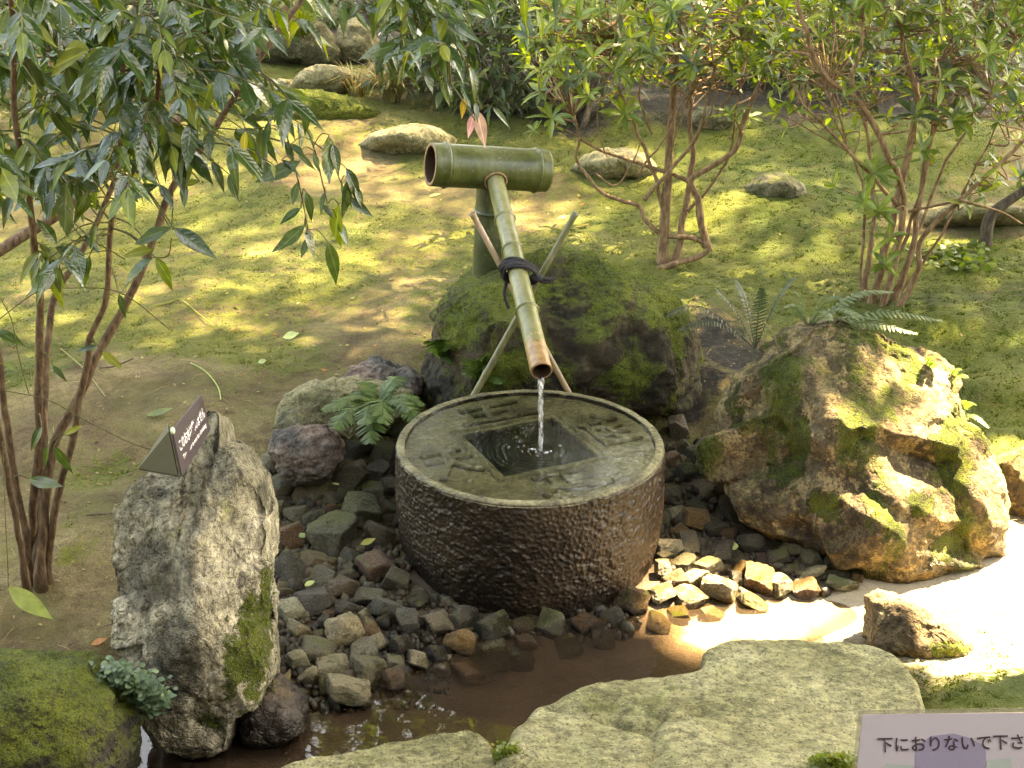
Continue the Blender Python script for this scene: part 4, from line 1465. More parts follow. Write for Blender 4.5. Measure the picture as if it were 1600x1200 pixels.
# ------------------------------------------------------------------ cobbles
TONE = {'pale': (.44, .40, .265), 'grey': (.185, .168, .112), 'olive': (.135, .120, .055), 'rust': (.20, .105, .034), 'tan': (.21, .14, .06), 'slate': (.105, .104, .078),
        'green': (.16, .165, .085), 'wet': (.066, .058, .034), 'ochre': (.29, .165, .042), 'moss': (.070, .070, .022), 'brown': (.155, .112, .056), 'pink': (.30, .225, .15)}
t = NT('cobble')
oi = t.n('ShaderNodeObjectInfo')
tcv = t.n('ShaderNodeTexCoord').outputs['Object']
off = t.n('ShaderNodeVectorMath', operation='ADD')
t.set(off.inputs[0], tcv)
t.set(off.inputs[1], oi.outputs['Location'])
vec = off.outputs[0]
nb = t.noise(16, 5, .65, vec)
nf = t.noise(70, 6, .72, vec)
base_ = oi.outputs['Color']
col = t.mix(t.mr(nb, .36, .62), t.hsv(base_, .5, 1.1, .34), t.hsv(base_, .5, .9, 1.35))
col = t.mix(t.mr(nf, .36, .64), t.hsv(col, .5, 1, .42), col)
vein = t.mr(t.math('ABSOLUTE', t.math('SUBTRACT', t.noise(9, 3, .6, vec, dist=1.2), .5)), 0, .018, 1, 0)
col = t.mix(t.math('MULTIPLY', vein, .45), col, (.5, .45, .36))
mz = t.math('ADD', t.math('MULTIPLY', t.normz(), .25), t.noise(8, 5, .65))
mm_ = t.mr(mz, .74, .82)
col = t.mix(t.math('MULTIPLY', mm_, .75), col, t.mix(t.noise(140, 3, .7), (.05, .065, .012), (.13, .145, .03)))
wz = t.math('ADD', t.z(), t.mr(t.noise(20, 3), .3, .7, -.03, .03))
wet = t.mr(wz, .025, .060, 1, 0)
col = t.mix(wet, col, t.hsv(col, .5, 1.2, .42))
M_COB = t.done(t.bsdf(col, t.mr(wet, 0, 1, .42, .14), t.bump(t.math('ADD', nf, t.math('MULTIPLY', t.noise(200, 3, .7, vec), .4)), 1.0, .010), .5))


def cobble_mesh(seed, rounded):
    rs = np.random.default_rng(seed)
    D, F = ico(5)
    npl = rs.integers(4, 9)
    N_ = rs.normal(size=(npl, 3))
    N_ /= np.linalg.norm(N_, axis=1)[:, None]
    N_ = np.vstack([N_, [[0, 0, 1], [0, 0, -1], [1, .2, 0], [-1, -.1, .1], [0, -1, .25], [.1, 1, 0]]])
    h_ = rs.uniform(.62, 1.0, len(N_))
    dots = D @ N_.T
    r_ = np.where(dots > .05, h_ / np.maximum(dots, .05), 9.)
    k = 10 if rounded else 70
    rr_ = -np.log(np.exp(-k * np.minimum(r_, 3)).sum(1)) / k
    rr_ = np.clip(rr_, .3, 1.25)
    V = D * rr_[:, None]
    o = rs.uniform(0, 40, 3)
    V = V + D * (.06 * fbm(V * 1.6 + o, 3) + .034 * fbm(V * 5 + o, 4) + (0 if rounded else .05) * np.abs(fbm(V * 9 + o, 3)))[:, None]
    V -= (V.max(0) + V.min(0)) / 2
    V /= (V.max(0) - V.min(0)) / 2
    return mesh_np('cobble', V * .5, F, M_COB)


CMESH = [cobble_mesh(900 + k, False) for k in range(16)] + [cobble_mesh(950 + k, True) for k in range(6)]
# px centre x, y, width, height, tone, (label or zone)
COB = [
    (462, 806, 42, 36, 'olive'), (436, 800, 30, 34, 'olive'), (455, 840, 52, 52, 'rust'), (486, 816, 36, 32, 'moss'), (518, 838, 74, 72, 'moss', 'biggest mossy brown cobble, standing in the heap left of the basin'), (563, 798, 68, 52, 'green', 'broad green-grey cobble lying flat just left of the basin'), (590, 838, 60, 46, 'olive'),
    (608, 798, 34, 22, 'brown'), (549, 876, 34, 28, 'slate'), (587, 886, 56, 62, 'rust', 'rust-orange cobble standing on end against the basin'), (620, 910, 50, 52, 'olive'), (455, 892, 62, 50, 'slate', 'large slate-grey cobble with a tan back beside the upright stone'), (492, 880, 54, 34, 'tan'),
    (434, 860, 26, 26, 'olive'), (462, 866, 30, 20, 'slate'), (540, 900, 42, 24, 'olive'), (500, 912, 58, 28, 'olive'), (535, 922, 60, 40, 'brown', 'blunt grey-brown cobble in the middle of the left heap'), (575, 936, 54, 36, 'green'),
    (487, 945, 68, 38, 'slate'), (440, 925, 38, 24, 'rust'), (545, 956, 58, 32, 'wet'), (457, 960, 54, 32, 'pale'), (606, 958, 62, 38, 'slate', 'sharp slate slab with a pale edge lying against the basin foot'), (638, 978, 42, 56, 'slate'),
    (684, 975, 48, 54, 'pink', 'upright brown cobble with a pink broken face below the basin'), (428, 945, 28, 24, 'slate'), (650, 936, 52, 28, 'moss'), (675, 938, 30, 26, 'wet'),
    (467, 988, 46, 32, 'pale'), (537, 992, 66, 48, 'pale', 'big cream cobble with a pinkish corner in the left heap'), (578, 988, 46, 40, 'rust'), (432, 1010, 32, 42, 'slate'), (500, 1022, 66, 42, 'olive'), (586, 1010, 42, 30, 'pale'), (625, 1015, 48, 36, 'wet'),
    (565, 1031, 62, 32, 'grey'), (467, 1038, 36, 46, 'pale'), (520, 1050, 60, 38, 'pale'), (652, 1036, 40, 40, 'pale'), (682, 1030, 36, 38, 'wet'), (618, 1048, 40, 32, 'grey'), (578, 1058, 64, 40, 'green', 'cobble with a smooth moss-green top near the water'),
    (486, 1062, 36, 34, 'pale'), (514, 1076, 34, 26, 'pale', 'small pale cobble wedged behind the frontmost one'), (545, 1094, 76, 36, 'pale', 'pale rough cobble frontmost at the water edge'), (616, 1078, 42, 28, 'rust'), (655, 1072, 38, 22, 'rust'),
    (721, 975, 54, 40, 'wet'), (718, 1010, 52, 38, 'ochre', 'yellowish cobble with a wet shiny face at the water'), (770, 985, 64, 50, 'moss', 'large dark green wet cobble below the basin front'), (772, 1018, 54, 26, 'green'), (822, 978, 48, 28, 'pink'), (820, 1005, 36, 28, 'rust'),
    (862, 983, 54, 34, 'grey'), (915, 980, 46, 46, 'rust', 'wet reddish cobble standing below the basin front'), (957, 968, 46, 30, 'slate'), (735, 1053, 60, 26, 'rust', 'flat rusty stone alone in the shallow water'), (815, 1036, 52, 26, 'wet'), (764, 1036, 62, 20, 'wet'),
    (888, 1018, 44, 22, 'grey'), (942, 1000, 52, 20, 'wet'), (990, 945, 54, 38, 'brown', 'brown blocky cobble under the basin edge where the sun begins'), (1030, 974, 46, 20, 'brown'),
    (500, 770, 56, 34, 'olive'), (444, 762, 46, 42, 'olive'), (474, 776, 46, 34, 'brown'), (545, 745, 74, 46, 'grey', 'angular grey slab-like cobble beside the pink rounded stone'), (588, 738, 40, 44, 'slate'), (556, 702, 48, 44, 'slate'), (600, 712, 42, 36, 'moss'),
    (585, 768, 44, 30, 'grey'), (520, 778, 42, 26, 'grey'), (610, 762, 34, 34, 'olive'), (540, 778, 36, 28, 'moss'), (415, 770, 30, 44, 'pale'), (420, 725, 34, 36, 'pale'), (640, 690, 40, 34, 'moss'), (575, 670, 44, 34, 'slate'), (612, 668, 42, 36, 'moss'),
    # right of the basin
    (1050, 775, 36, 34, 'grey'), (1108, 768, 48, 44, 'pink', 'pale pinkish cobble leaning on the big boulder'), (1057, 805, 34, 36, 'pale'), (1090, 796, 42, 36, 'moss'), (1143, 798, 50, 44, 'olive', 'rounded olive cobble touching the big boulder'), (1030, 815, 28, 36, 'grey'),
    (1088, 816, 46, 36, 'ochre', 'angular yellow-ochre cobble in the shaded heap right of the basin'), (1120, 828, 40, 26, 'wet'), (1180, 818, 38, 38, 'ochre'), (1215, 834, 48, 26, 'wet'), (1077, 850, 34, 42, 'grey'), (1124, 868, 52, 32, 'wet'),
    (1172, 850, 48, 42, 'slate'), (1210, 850, 32, 20, 'olive'), (1242, 862, 52, 34, 'olive'), (1215, 875, 44, 30, 'slate'), (1267, 877, 38, 28, 'grey'), (1308, 880, 46, 34, 'olive', 'smooth rounded olive cobble at the foot of the boulder'), (1338, 902, 26, 18, 'ochre'),
    (1042, 858, 44, 34, 'pale'), (1068, 880, 36, 34, 'brown'), (1106, 886, 42, 34, 'pale'), (1036, 892, 26, 36, 'pale'), (1084, 906, 52, 28, 'pale'), (1160, 892, 36, 20, 'ochre'), (1187, 905, 58, 46, 'ochre', 'bright ochre sunlit cobble, biggest of the sunlit ones'),
    (1236, 893, 36, 16, 'grey'), (1268, 899, 50, 30, 'pale'), (1218, 918, 42, 40, 'pale'), (1258, 922, 50, 24, 'tan'), (1318, 913, 58, 24, 'pale'), (1175, 938, 56, 28, 'pale', 'flat sunlit cobble with its edge in the stream'), (1125, 922, 64, 52, 'pale', 'large pale sunlit cobble with a shaded face'),
    (1080, 936, 62, 42, 'pale'), (1032, 930, 52, 32, 'pale'), (1055, 908, 48, 24, 'brown'), (1112, 958, 44, 26, 'pale'), (1060, 960, 40, 22, 'tan'), (1060, 672, 36, 40, 'brown'), (1075, 740, 42, 32, 'moss'), (1050, 722, 32, 28, 'rust'), (1088, 712, 38, 42, 'moss'), (1068, 700, 30, 28, 'olive'),
    (1105, 738, 30, 26, 'olive'), (1040, 745, 30, 26, 'moss'), (1140, 835, 30, 20, 'rust'), (1062, 835, 34, 20, 'ochre'), (1150, 875, 30, 18, 'olive'),
]
rsx = np.random.default_rng(515)
for k in range(96):
    (x0, x1), (y0, y1) = (((432, 625), (790, 1075)), ((1036, 1285), (705, 925)), ((700, 1000), (965, 1005)))[0 if k < 56 else 1 if k < 88 else 2]
    px, py = rsx.uniform(x0, x1), rsx.uniform(y0, y1)
    if py > 925 + (640 - px) * .75 and px < 640:
        continue
    sz = rsx.uniform(17, 30)
    COB.append((px, py, sz, sz * rsx.uniform(.6, .85), str(rsx.choice(['olive', 'brown', 'tan', 'grey', 'pale', 'rust', 'green', 'wet'])) if py < 960 else str(rsx.choice(['pale', 'grey', 'olive', 'tan', 'pale']))))
WORD = {'pale': 'pale rough', 'grey': 'mid-grey', 'olive': 'dull olive', 'rust': 'rusty brown', 'tan': 'tan', 'slate': 'slate-blue', 'green': 'green-grey', 'wet': 'dark wet', 'ochre': 'yellow ochre', 'moss': 'mossy green-brown', 'brown': 'earthy brown', 'pink': 'pinkish'}
COLS = []
for k, c in enumerate(COB):
    cx, cy_, w_, h_, tone = c[:5]
    rs = np.random.default_rng(3000 + k)
    p = onG(cx, cy_ + h_ * .22)
    sc = depth_of(p) / FPX
    W = w_ * sc * rs.uniform(.86, 1.04)
    H = max(h_ * sc * rs.uniform(.72, 1.0), .02)
    Dp = W * rs.uniform(.75, 1.05)
    me_ = CMESH[k % 16] if tone not in ('moss', 'olive') or k % 3 else CMESH[16 + k % 6]
    o = link('cobble', me_, None, (p[0], p[1] + Dp * .1, max(p[2], .004 if cy_ > 1020 and cx < 640 else -1) + H * (.36 if cy_ > 940 and cx < 1000 else .27)))
    o.scale = (W, Dp, H)
    o.rotation_euler = (rs.normal(0, .38), rs.normal(0, .38), rs.uniform(-.6, .6) + (PI if k % 2 else 0))
    f = rs.uniform(.8, 1.15)
    o.color = (*[v * f * rs.uniform(.93, 1.07) * w_b for v, w_b in zip(TONE[tone], (1.06, .98, .80))], 1)
    if len(c) > 5:
        lab = c[5]
    else:
        if cx < 700:
            side_ = 'beside the upright stone' if cx < 490 else 'midway between upright stone and basin' if cx < 570 else 'close to the basin wall'
            zone = f"{'among the stones under the fern' if cy_ < 790 else 'in the upper left heap' if cy_ < 880 else 'in the middle of the left heap' if cy_ < 965 else 'in the front of the left heap'}, {side_}"
        elif cx < 1000 and cy_ > 900:
            zone = ('at the water line below the basin, left of its middle' if cx < 820 else 'at the water line below the basin, right of its middle') if cy_ < 1015 else 'lying in the shallow water'
        elif cy_ < 760:
            zone = 'in the dark gap behind the basin'
        elif cy_ + (cx - 1030) * -.25 < 842:
            zone = 'in the shaded heap right of the basin, ' + ('nearest the basin' if cx < 1075 else 'midway to the boulder' if cx < 1130 else 'nearest the boulder')
        else:
            zone = 'in the sunlit row right of the basin, ' + ('touching the basin shadow' if cx < 1065 else 'at its left half' if cx < 1150 else 'under the boulder')
        lab = f'{WORD[tone]} cobble {zone}'
    tag(o, lab, 'stone', 'cobbles round the stone basin')

# finer gravel filling the bed between the cobbles
parts_ = []
rs = np.random.default_rng(77)
D3, F3 = ico(2)
regs = [((430, 780), (640, 1060), 900), ((1030, 690), (1300, 930), 520), ((640, 930), (1000, 1000), 220), ((420, 690), (640, 790), 320), ((430, 1000), (700, 1110), 260)]
for (x0, y0), (x1, y1), n_ in regs:
    for _ in range(n_):
        px, py = rs.uniform(x0, x1), rs.uniform(y0, y1)
        zz0 = .05
        for _k in range(3):
            p = atZ(px, py, zz0)
            zz0 = float(hz0(p[0], p[1])[0])
        s_ = rs.uniform(.009, .022) * (1.7 if rs.random() < .12 else 1)
        r_ = 1 + .22 * rs.normal(size=len(D3)).clip(-1.5, 1.5) * .5
        Rm = np.array(Euler(rs.uniform(0, 6, 3)).to_matrix())
        parts_.append((p + ((D3 * r_[:, None]) * np.array([1, .8, .6]) * s_) @ Rm.T + np.array([0, 0, s_ * .2]), F3))
V, F = merge(parts_)
t = NT('gravel')
ri = t.n('ShaderNodeNewGeometry').outputs['Random Per Island']
col = t.ramp(ri, (.0, (.018, .015, .009)), (.3, (.045, .036, .018)), (.55, (.065, .042, .018)), (.8, (.10, .088, .052)), (1, (.035, .034, .024)))  # gravel tones darkened to stand in for shade between the cobbles
col = t.mix(t.mr(t.noise(60, 5, .7), .35, .65), t.hsv(col, .5, 1, .5), col)
wet = t.mr(t.z(), .02, .06, 1, 0)
col = t.mix(wet, col, t.hsv(col, .5, 1.2, .5))
M_GRAV = t.done(t.bsdf(col, t.mr(wet, 0, 1, .75, .3), t.bump(t.noise(120, 4, .7), .6, .006), .4))
tag(solo('gravel', V, F, M_GRAV, (0, 0, 0)), 'small mixed gravel filling the gaps between the cobbles', 'gravel', kind='stuff')

# ------------------------------------------------------------------ plants
def leaf_mat(name, a, b, c, gloss=.32, trans=.35, spec=.5):
    t = NT(name)
    ri = t.n('ShaderNodeNewGeometry').outputs['Random Per Island']
    oi = t.n('ShaderNodeObjectInfo').outputs['Random']
    f = t.math('FRACT', t.math('ADD', ri, oi))
    col = t.ramp(f, (0, a), (.5, b), (1, c))
    col = t.mix(t.mr(t.noise(35, 4, .6), .35, .65), t.hsv(col, .5, 1, .75), t.hsv(col, .5, 1, 1.15))
    lx, ly = t.attr('leaf_across'), t.attr('leaf_along')
    ax_ = t.math('ABSOLUTE', lx)
    rib = t.math('MULTIPLY', t.mr(ax_, .006, .020, 1, 0), t.mr(ly, .0, .01))
    vn = t.math('SINE', t.math('SUBTRACT', t.math('MULTIPLY', ly, 55), t.math('MULTIPLY', ax_, 60)))
    col = t.mix(t.math('MULTIPLY', rib, .55), col, t.hsv(col, .49, .8, 2.0))
    nrm = t.bump(t.math('ADD', t.noise(90, 2, .5), t.math('SUBTRACT', t.math('MULTIPLY', vn, .12), t.math('MULTIPLY', rib, .6))), .35, .003)
    b1 = t.bsdf(col, gloss, nrm, spec)
    tr = t.n('ShaderNodeBsdfTranslucent')
    t.set(tr.inputs[0], t.hsv(col, .485, 1.15, 1.7))
    return t.done(t.mixs(trans, b1, tr.outputs[0]))


def bark_mat(name, a, b, c):
    t = NT(name)
    v = t.pos(1, (1, 1, .3))
    n1_ = t.noise(70, 5, .7, v)
    col = t.ramp(n1_, (.35, a), (.5, b), (.66, c))
    return t.done(t.bsdf(col, .85, t.bump(n1_, .7, .006), .3))


L_NAN = leaf_mat('dark_glossy_leaf', (.018, .042, .011), (.032, .066, .016), (.060, .100, .022),   .20, .34, .8)
L_NANY = leaf_mat('young_leaf', (.075, .125, .018), (.11, .155, .022), (.165, .185, .028), .36, .45)
L_YEL = leaf_mat('yellow_leaf', (.30, .22, .03), (.36, .28, .04), (.28, .30, .05), .5, .4)
L_PINK = leaf_mat('pink_leaf', (.40, .20, .18), (.42, .24, .22), (.36, .25, .18), .4, .4)
L_SHR = leaf_mat('shrub_leaf', (.062, .105, .018), (.105, .155, .025), (.160, .205, .034), .34, .48)
L_SHRD = leaf_mat('dark_shrub_leaf', (.022, .045, .014), (.038, .065, .018), (.055, .085, .022), .35, .35)
L_HEDGE = leaf_mat('hedge_leaf', (.018, .034, .010), (.034, .058, .014), (.060, .085, .020), .4, .35)
L_CAN = leaf_mat('canopy_leaf', (.045, .075, .015), (.065, .10, .018), (.09, .12, .02), .45, .45)
L_FERN = leaf_mat('fern_leaf', (.045, .090, .022), (.070, .125, .030), (.095, .15, .04), .5, .4)
L_FERND = leaf_mat('dark_fern_leaf', (.065, .10, .048), (.095, .14, .068), (.135, .18, .095), .45, .35)
L_FERN2 = leaf_mat('dusky_fern_leaf', (.030, .048, .024), (.045, .066, .034), (.065, .09, .048), .5, .3)
L_ORG = leaf_mat('orange_leaf', (.42, .16, .03), (.45, .20, .05), (.40, .14, .03), .5, .4)
L_DRY = leaf_mat('dry_blade', (.20, .15, .06), (.25, .21, .08), (.17, .18, .06), .6, .3)
B_NAN = bark_mat('brown_bark', (.045, .026, .014), (.105, .062, .034), (.19, .125, .075))
B_SHR = bark_mat('tan_bark', (.085, .045, .022), (.17, .102, .052), (.28, .185, .105))
B_DARK = bark_mat('dark_bark', (.03, .022, .015), (.06, .045, .03), (.11, .085, .06))
B_TWIG = bark_mat('green_twig', (.05, .045, .018), (.09, .085, .03), (.13, .10, .04))


def leaf_tpl(n=6, wid=.36, fold=.22, droop=.18, peak=.42, twist=0.0, wave=0.0, bend=0.0):
    """leaf along +Y, face +Z; three points across"""
    tt = np.linspace(0, 1, n + 1)
    wv = np.where(tt < peak, np.sin(tt / peak * PI / 2) ** .8, np.cos((tt - peak) / (1 - peak) * PI / 2) ** 1.15)
    wv[0] = .04
    wv[-1] = .01
    rows = []
    for s in (-1, 0, 1):
        rows.append(np.stack([s * wv * wid / 2, tt, -droop * tt ** 2 + (abs(s) * wv * wid / 2 * fold) + s * twist * tt * wv * wid + abs(s) * wave * wid * np.sin(tt * 15 + s)], 1) + np.stack([bend * tt ** 2, 0 * tt, 0 * tt], 1))
    V = np.stack(rows, 1).reshape(-1, 3)
    F = []
    for i in range(n):
        for j in range(2):
            a = i * 3 + j
            F.append([a, a + 1, a + 4, a + 3])
    return V, np.array(F)


def unit(v):
    v = np.asarray(v, float)
    return v / (np.linalg.norm(v) + 1e-12)


def frame(d, up):
    d = unit(d)
    x = np.cross(d, up)
    if np.linalg.norm(x) < 1e-4:
        x = np.cross(d, np.array([1., 0, 0]))
    x = unit(x)
    return x, d, np.cross(x, d)


def leaf_attr(me_, V):
    for nm_, c_ in (('leaf_across', 0), ('leaf_along', 1)):
        me_.attributes.new(nm_, 'FLOAT', 'POINT').data.foreach_set('value', np.ascontiguousarray(V[:, c_], dtype=np.float32))


class Leaves:
    """collects leaves (base, direction, up, length, template, material)"""
    def __init__(s):
        s.a = []

    def add(s, p, d, up, L, tpl, mat):
        s.a.append((np.asarray(p, float), np.asarray(d, float), np.asarray(up, float), float(L), tpl, mat))

    def build(s, parent, tpls, mats, limit=300, name='leaf', label_odd=None):
        px = to_px(np.array([a[0] + unit(a[1]) * a[3] * .5 for a in s.a]))
        dep = np.array([depth_of(a[0]) for a in s.a])
        size = np.array([a[3] for a in s.a]) / np.maximum(dep, .5)
        inside = (px[:, 0] > -30) & (px[:, 0] < 1630) & (px[:, 1] > -30) & (px[:, 1] < 1230) & (dep > .5)
        order = np.argsort(-(size * inside))
        base = wpos(parent)
        cache = {}
        rest = []
        for r, k in enumerate(order):
            p, d, up, L, ti, mi = s.a[k]
            x, y, z = frame(d, up)
            if r < limit and inside[k]:
                key = (ti, mi)
                if key not in cache:
                    V, F = tpls[ti]
                    cache[key] = mesh_np(name, V, F, mats[mi])
                    leaf_attr(cache[key], V)
                o = bpy.data.objects.new(name, cache[key])
                COL.objects.link(o)
                o.parent = parent
                M = Matrix(((x[0] * L, y[0] * L, z[0] * L, p[0] - base[0]), (x[1] * L, y[1] * L, z[1] * L, p[1] - base[1]), (x[2] * L, y[2] * L, z[2] * L, p[2] - base[2]), (0, 0, 0, 1)))
                o.matrix_basis = M
            else:
                rest.append(k)
        if rest:
            Vs, Fs, TV, mi_, n = [], [], [], [], 0
            for k in rest:
                p, d, up, L, ti, mi = s.a[k]
                R = np.stack(frame(d, up), 0) * L
                V, F = tpls[ti]
                Vs.append(V @ R + p)
                Fs.append(F + n)
                TV.append(V)
                mi_.append(np.full(len(F), mi))
                n += len(V)
            me_ = mesh_np('foliage', np.concatenate(Vs) - base, np.concatenate(Fs), mats[0])
            leaf_attr(me_, np.concatenate(TV))
            for m_ in mats[1:]:
                me_.materials.append(m_)
            me_.polygons.foreach_set('material_index', np.concatenate(mi_).astype(np.int32))
            tag(link('foliage', me_, parent), kind='stuff')


TPL = [leaf_tpl(8, .33, .25, .12, .36, .1, .02), leaf_tpl(8, .29, .4, .32, .36, -.2, .03, .08), leaf_tpl(8, .36, .15, .05, .40, .25, .04, -.06), leaf_tpl(8, .27, .35, .45, .36, .0, .05), leaf_tpl(8, .31, .5, .22, .38, .4, .02, -.1), leaf_tpl(8, .34, .05, -.1, .40, -.35, .06, .05)]
TPW = [leaf_tpl(6, .29, .25, .15, .55, .1, .03), leaf_tpl(6, .25, .4, .42, .58, -.2, .03, .06), leaf_tpl(6, .32, .2, -.15, .52, .2, .05, -.05), leaf_tpl(6, .27, .45, .25, .55, -.3, .02, .1)]
TPS = [leaf_tpl(3, .34, .3, .2, .45), leaf_tpl(3, .28, .3, .35, .45)]

rs = np.random.default_rng(21)


def px_path(pts, Y0, Y1, sub=8, wob=.0):
    n_ = len(pts)
    P = [atY(a, b, Y0 + (Y1 - Y0) * k / (n_ - 1)) for k, (a, b) in enumerate(pts)]
    P = smooth_path(P, sub)
    if wob:
        P = P + wob * np.stack([fbm(P * 9 + 3, 2), fbm(P * 9 + 13, 2), 0 * P[:, 0]], 1)
    return P


# ---- left shrub -----------------------------------------------------------
gL = onG(55, 885)
left = thing('glossy_shrub', gL, 'leafy shrub with slim brown stems and dark glossy pointed leaves by the upright stone', 'shrub')
STEMS = [
    ([(46, 905), (40, 830), (26, 770), (14, 690), (5, 620), (-5, 540), (-25, 420), (-40, 250), (-30, 60), (-45, -80)], -.52, -.5, .016, .011),
    ([(50, 900), (52, 790), (60, 690), (61, 580), (63, 475), (54, 400), (45, 300), (24, 190), (22, 100), (15, -30)], -.46, -.75, .019, .009),
    ([(54, 905), (62, 800), (68, 690), (70, 610), (74, 550), (86, 464), (124, 400), (165, 319), (187, 240), (191, 112), (190, -40)], -.50, -.1, .018, .009),
    ([(62, 905), (70, 800), (82, 700), (124, 620), (146, 567), (180, 505), (212, 443), (240, 370), (272, 288), (308, 240), (350, 178), (398, 100), (470, 2), (500, -40)], -.54, -.2, .021, .010),
    ([(72, 900), (84, 810), (96, 750), (114, 690), (124, 625), (137, 560), (139, 530), (165, 475), (170, 400), (178, 330), (210, 258), (243, 205), (246, 150), (255, 40), (258, -40)], -.50, -.75, .016, .007),
    ([(40, 900), (22, 800), (10, 735), (2, 680), (-20, 560), (-50, 380), (-60, 150), (-50, -60)], -.60, -.8, .013, .009),
]
STEMS.append(([(-60, 430), (20, 378), (90, 335), (150, 285), (230, 220), (330, 150), (420, 60), (470, -40)], .5, .9, .030, .016))
stem_pts = []
for pts, y0, y1, r0, r1 in STEMS:
    P = px_path(pts, y0, y1, 8, .004)
    P[0, 2] -= .05
    R = np.linspace(r0, r1, len(P)) * .74 * (1 + .10 * fbm(P * 25, 2))
    R[:4] *= np.array([1.5, 1.3, 1.15, 1.05])
    V, F = ttube(P, R, 9)
    part('stem', V, F, B_NAN, left)
    stem_pts.append(P)
ALLP = np.concatenate(stem_pts)
LV = Leaves()
tw = []


def pinnate(p0, p1, nl, L, up=np.array([0, 0, 1.]), mats=(0,), r=.0022, sag=.03, tpl=(0, 1, 2, 3, 4, 5), drop=.55):
    """a twig with paired leaves along its outer half"""
    p0, p1 = np.asarray(p0), np.asarray(p1)
    mid = (p0 + p1) / 2 + np.array([0, 0, sag]) + rs.normal(0, .012, 3)
    P = smooth_path([p0, mid, p1], 6)
    tw.append(ttube(P, np.linspace(r * 1.3, r * .7, len(P)), 5, False))
    d = unit(p1 - mid)
    side0 = unit(np.cross(d, up) + rs.normal(0, .25, 3))
    for k in range(nl):
        s = 1.0 - .62 * (k // 2) / max(nl / 2, 1) - (.0 if k else 0)
        q_ = P[min(int(s * (len(P) - 1)), len(P) - 1)]
        if k == 0:
            dd = d + np.array([0, 0, -drop * .6])
        else:
            dd = d * .55 + side0 * (1 if k % 2 else -1) * .8 + np.array([0, 0, -drop]) + rs.normal(0, .18, 3)
        LV.add(q_, dd, np.array([0, -.35, 1.]) + rs.normal(0, .35, 3), L * rs.uniform(.7, 1.1), int(rs.choice(tpl)), int(rs.choice(mats)))


# crown targets over the upper left of the view
zones = [((-40, 400), (-60, 130), 110), ((-40, 345), (100, 255), 54), ((-30, 220), (240, 320), 24), ((330, 500), (-50, 50), 14), ((360, 470), (140, 250), 8), ((70, 150), (330, 440), 4)]
for (x0, x1), (y0, y1), n_ in zones:
    for _ in range(n_):
        px, py = rs.uniform(x0, x1), rs.uniform(y0, y1)
        Yt = rs.uniform(-1.0, .25)
        q_ = atY(px, py, Yt)
        k = np.argmin(((ALLP - q_) ** 2).sum(1) + np.maximum(0, ALLP[:, 2] - q_[2] - .05) * .2 + np.maximum(0, .9 - ALLP[:, 2]) * .5)
        mats = (0, 0, 0, 0, 0, 0, 0, 1) if rs.random() < .88 else (1, 1, 0)
        pinnate(ALLP[k], q_, int(rs.integers(5, 9)), rs.uniform(.075, .130), mats=mats)
HERO = [((238, 403), (177, 452)), ((243, 402), (275, 453)), ((240, 390), (190, 398)), ((266, 356), (208, 378)), ((272, 357), (340, 403)), ((246, 290), (183, 309)), ((249, 288), (273, 327)),
        ((290, 282), (285, 325)), ((312, 283), (278, 290)), ((330, 252), (356, 296)), ((358, 272), (372, 316)), ((103, 285), (100, 373)), ((170, 243), (158, 287)), ((130, 252), (153, 292)),
        ((66, 665), (45, 705)), ((76, 695), (65, 735)), ((84, 697), (115, 741)), ((45, 748), (97, 763)), ((127, 665), (98, 682)), ((-5, 515), (38, 542)), ((5, 568), (29, 581)), ((83, 572), (104, 594)),
        ((160, 550), (192, 577)), ((186, 460), (198, 497)), ((150, 540), (118, 550)), ((88, 380), (60, 340)), ((155, 300), (120, 275)), ((205, 235), (240, 262)), ((215, 205), (190, 175)), ((300, 215), (330, 240)),
        ((150, 350), (140, 390)), ((140, 400), (130, 445)), ((85, 410), (92, 460)), ((75, 405), (65, 440)), ((120, 330), (135, 300))]
for (a, b) in HERO:
    near_ = a[1] > 500
    Yh = -.62 if near_ else -.85
    p = atY(*a, Yh)
    q_ = atY(*b, Yh - .02)
    k = np.argmin(((ALLP - p) ** 2).sum(1) + np.maximum(0, ALLP[:, 2] - p[2] - .02) * .1)
    P = smooth_path([ALLP[k], (ALLP[k] + p) / 2 + np.array([0, 0, .02]), p], 5)
    tw.append(ttube(P, np.linspace(.0028, .0015, len(P)), 5, False))
    LV.add(p, q_ - p, np.array([rs.normal(0, .35), -.9, .8]), np.linalg.norm(q_ - p), int(rs.integers(0, 3)), 0 if rs.random() < .85 else 1)
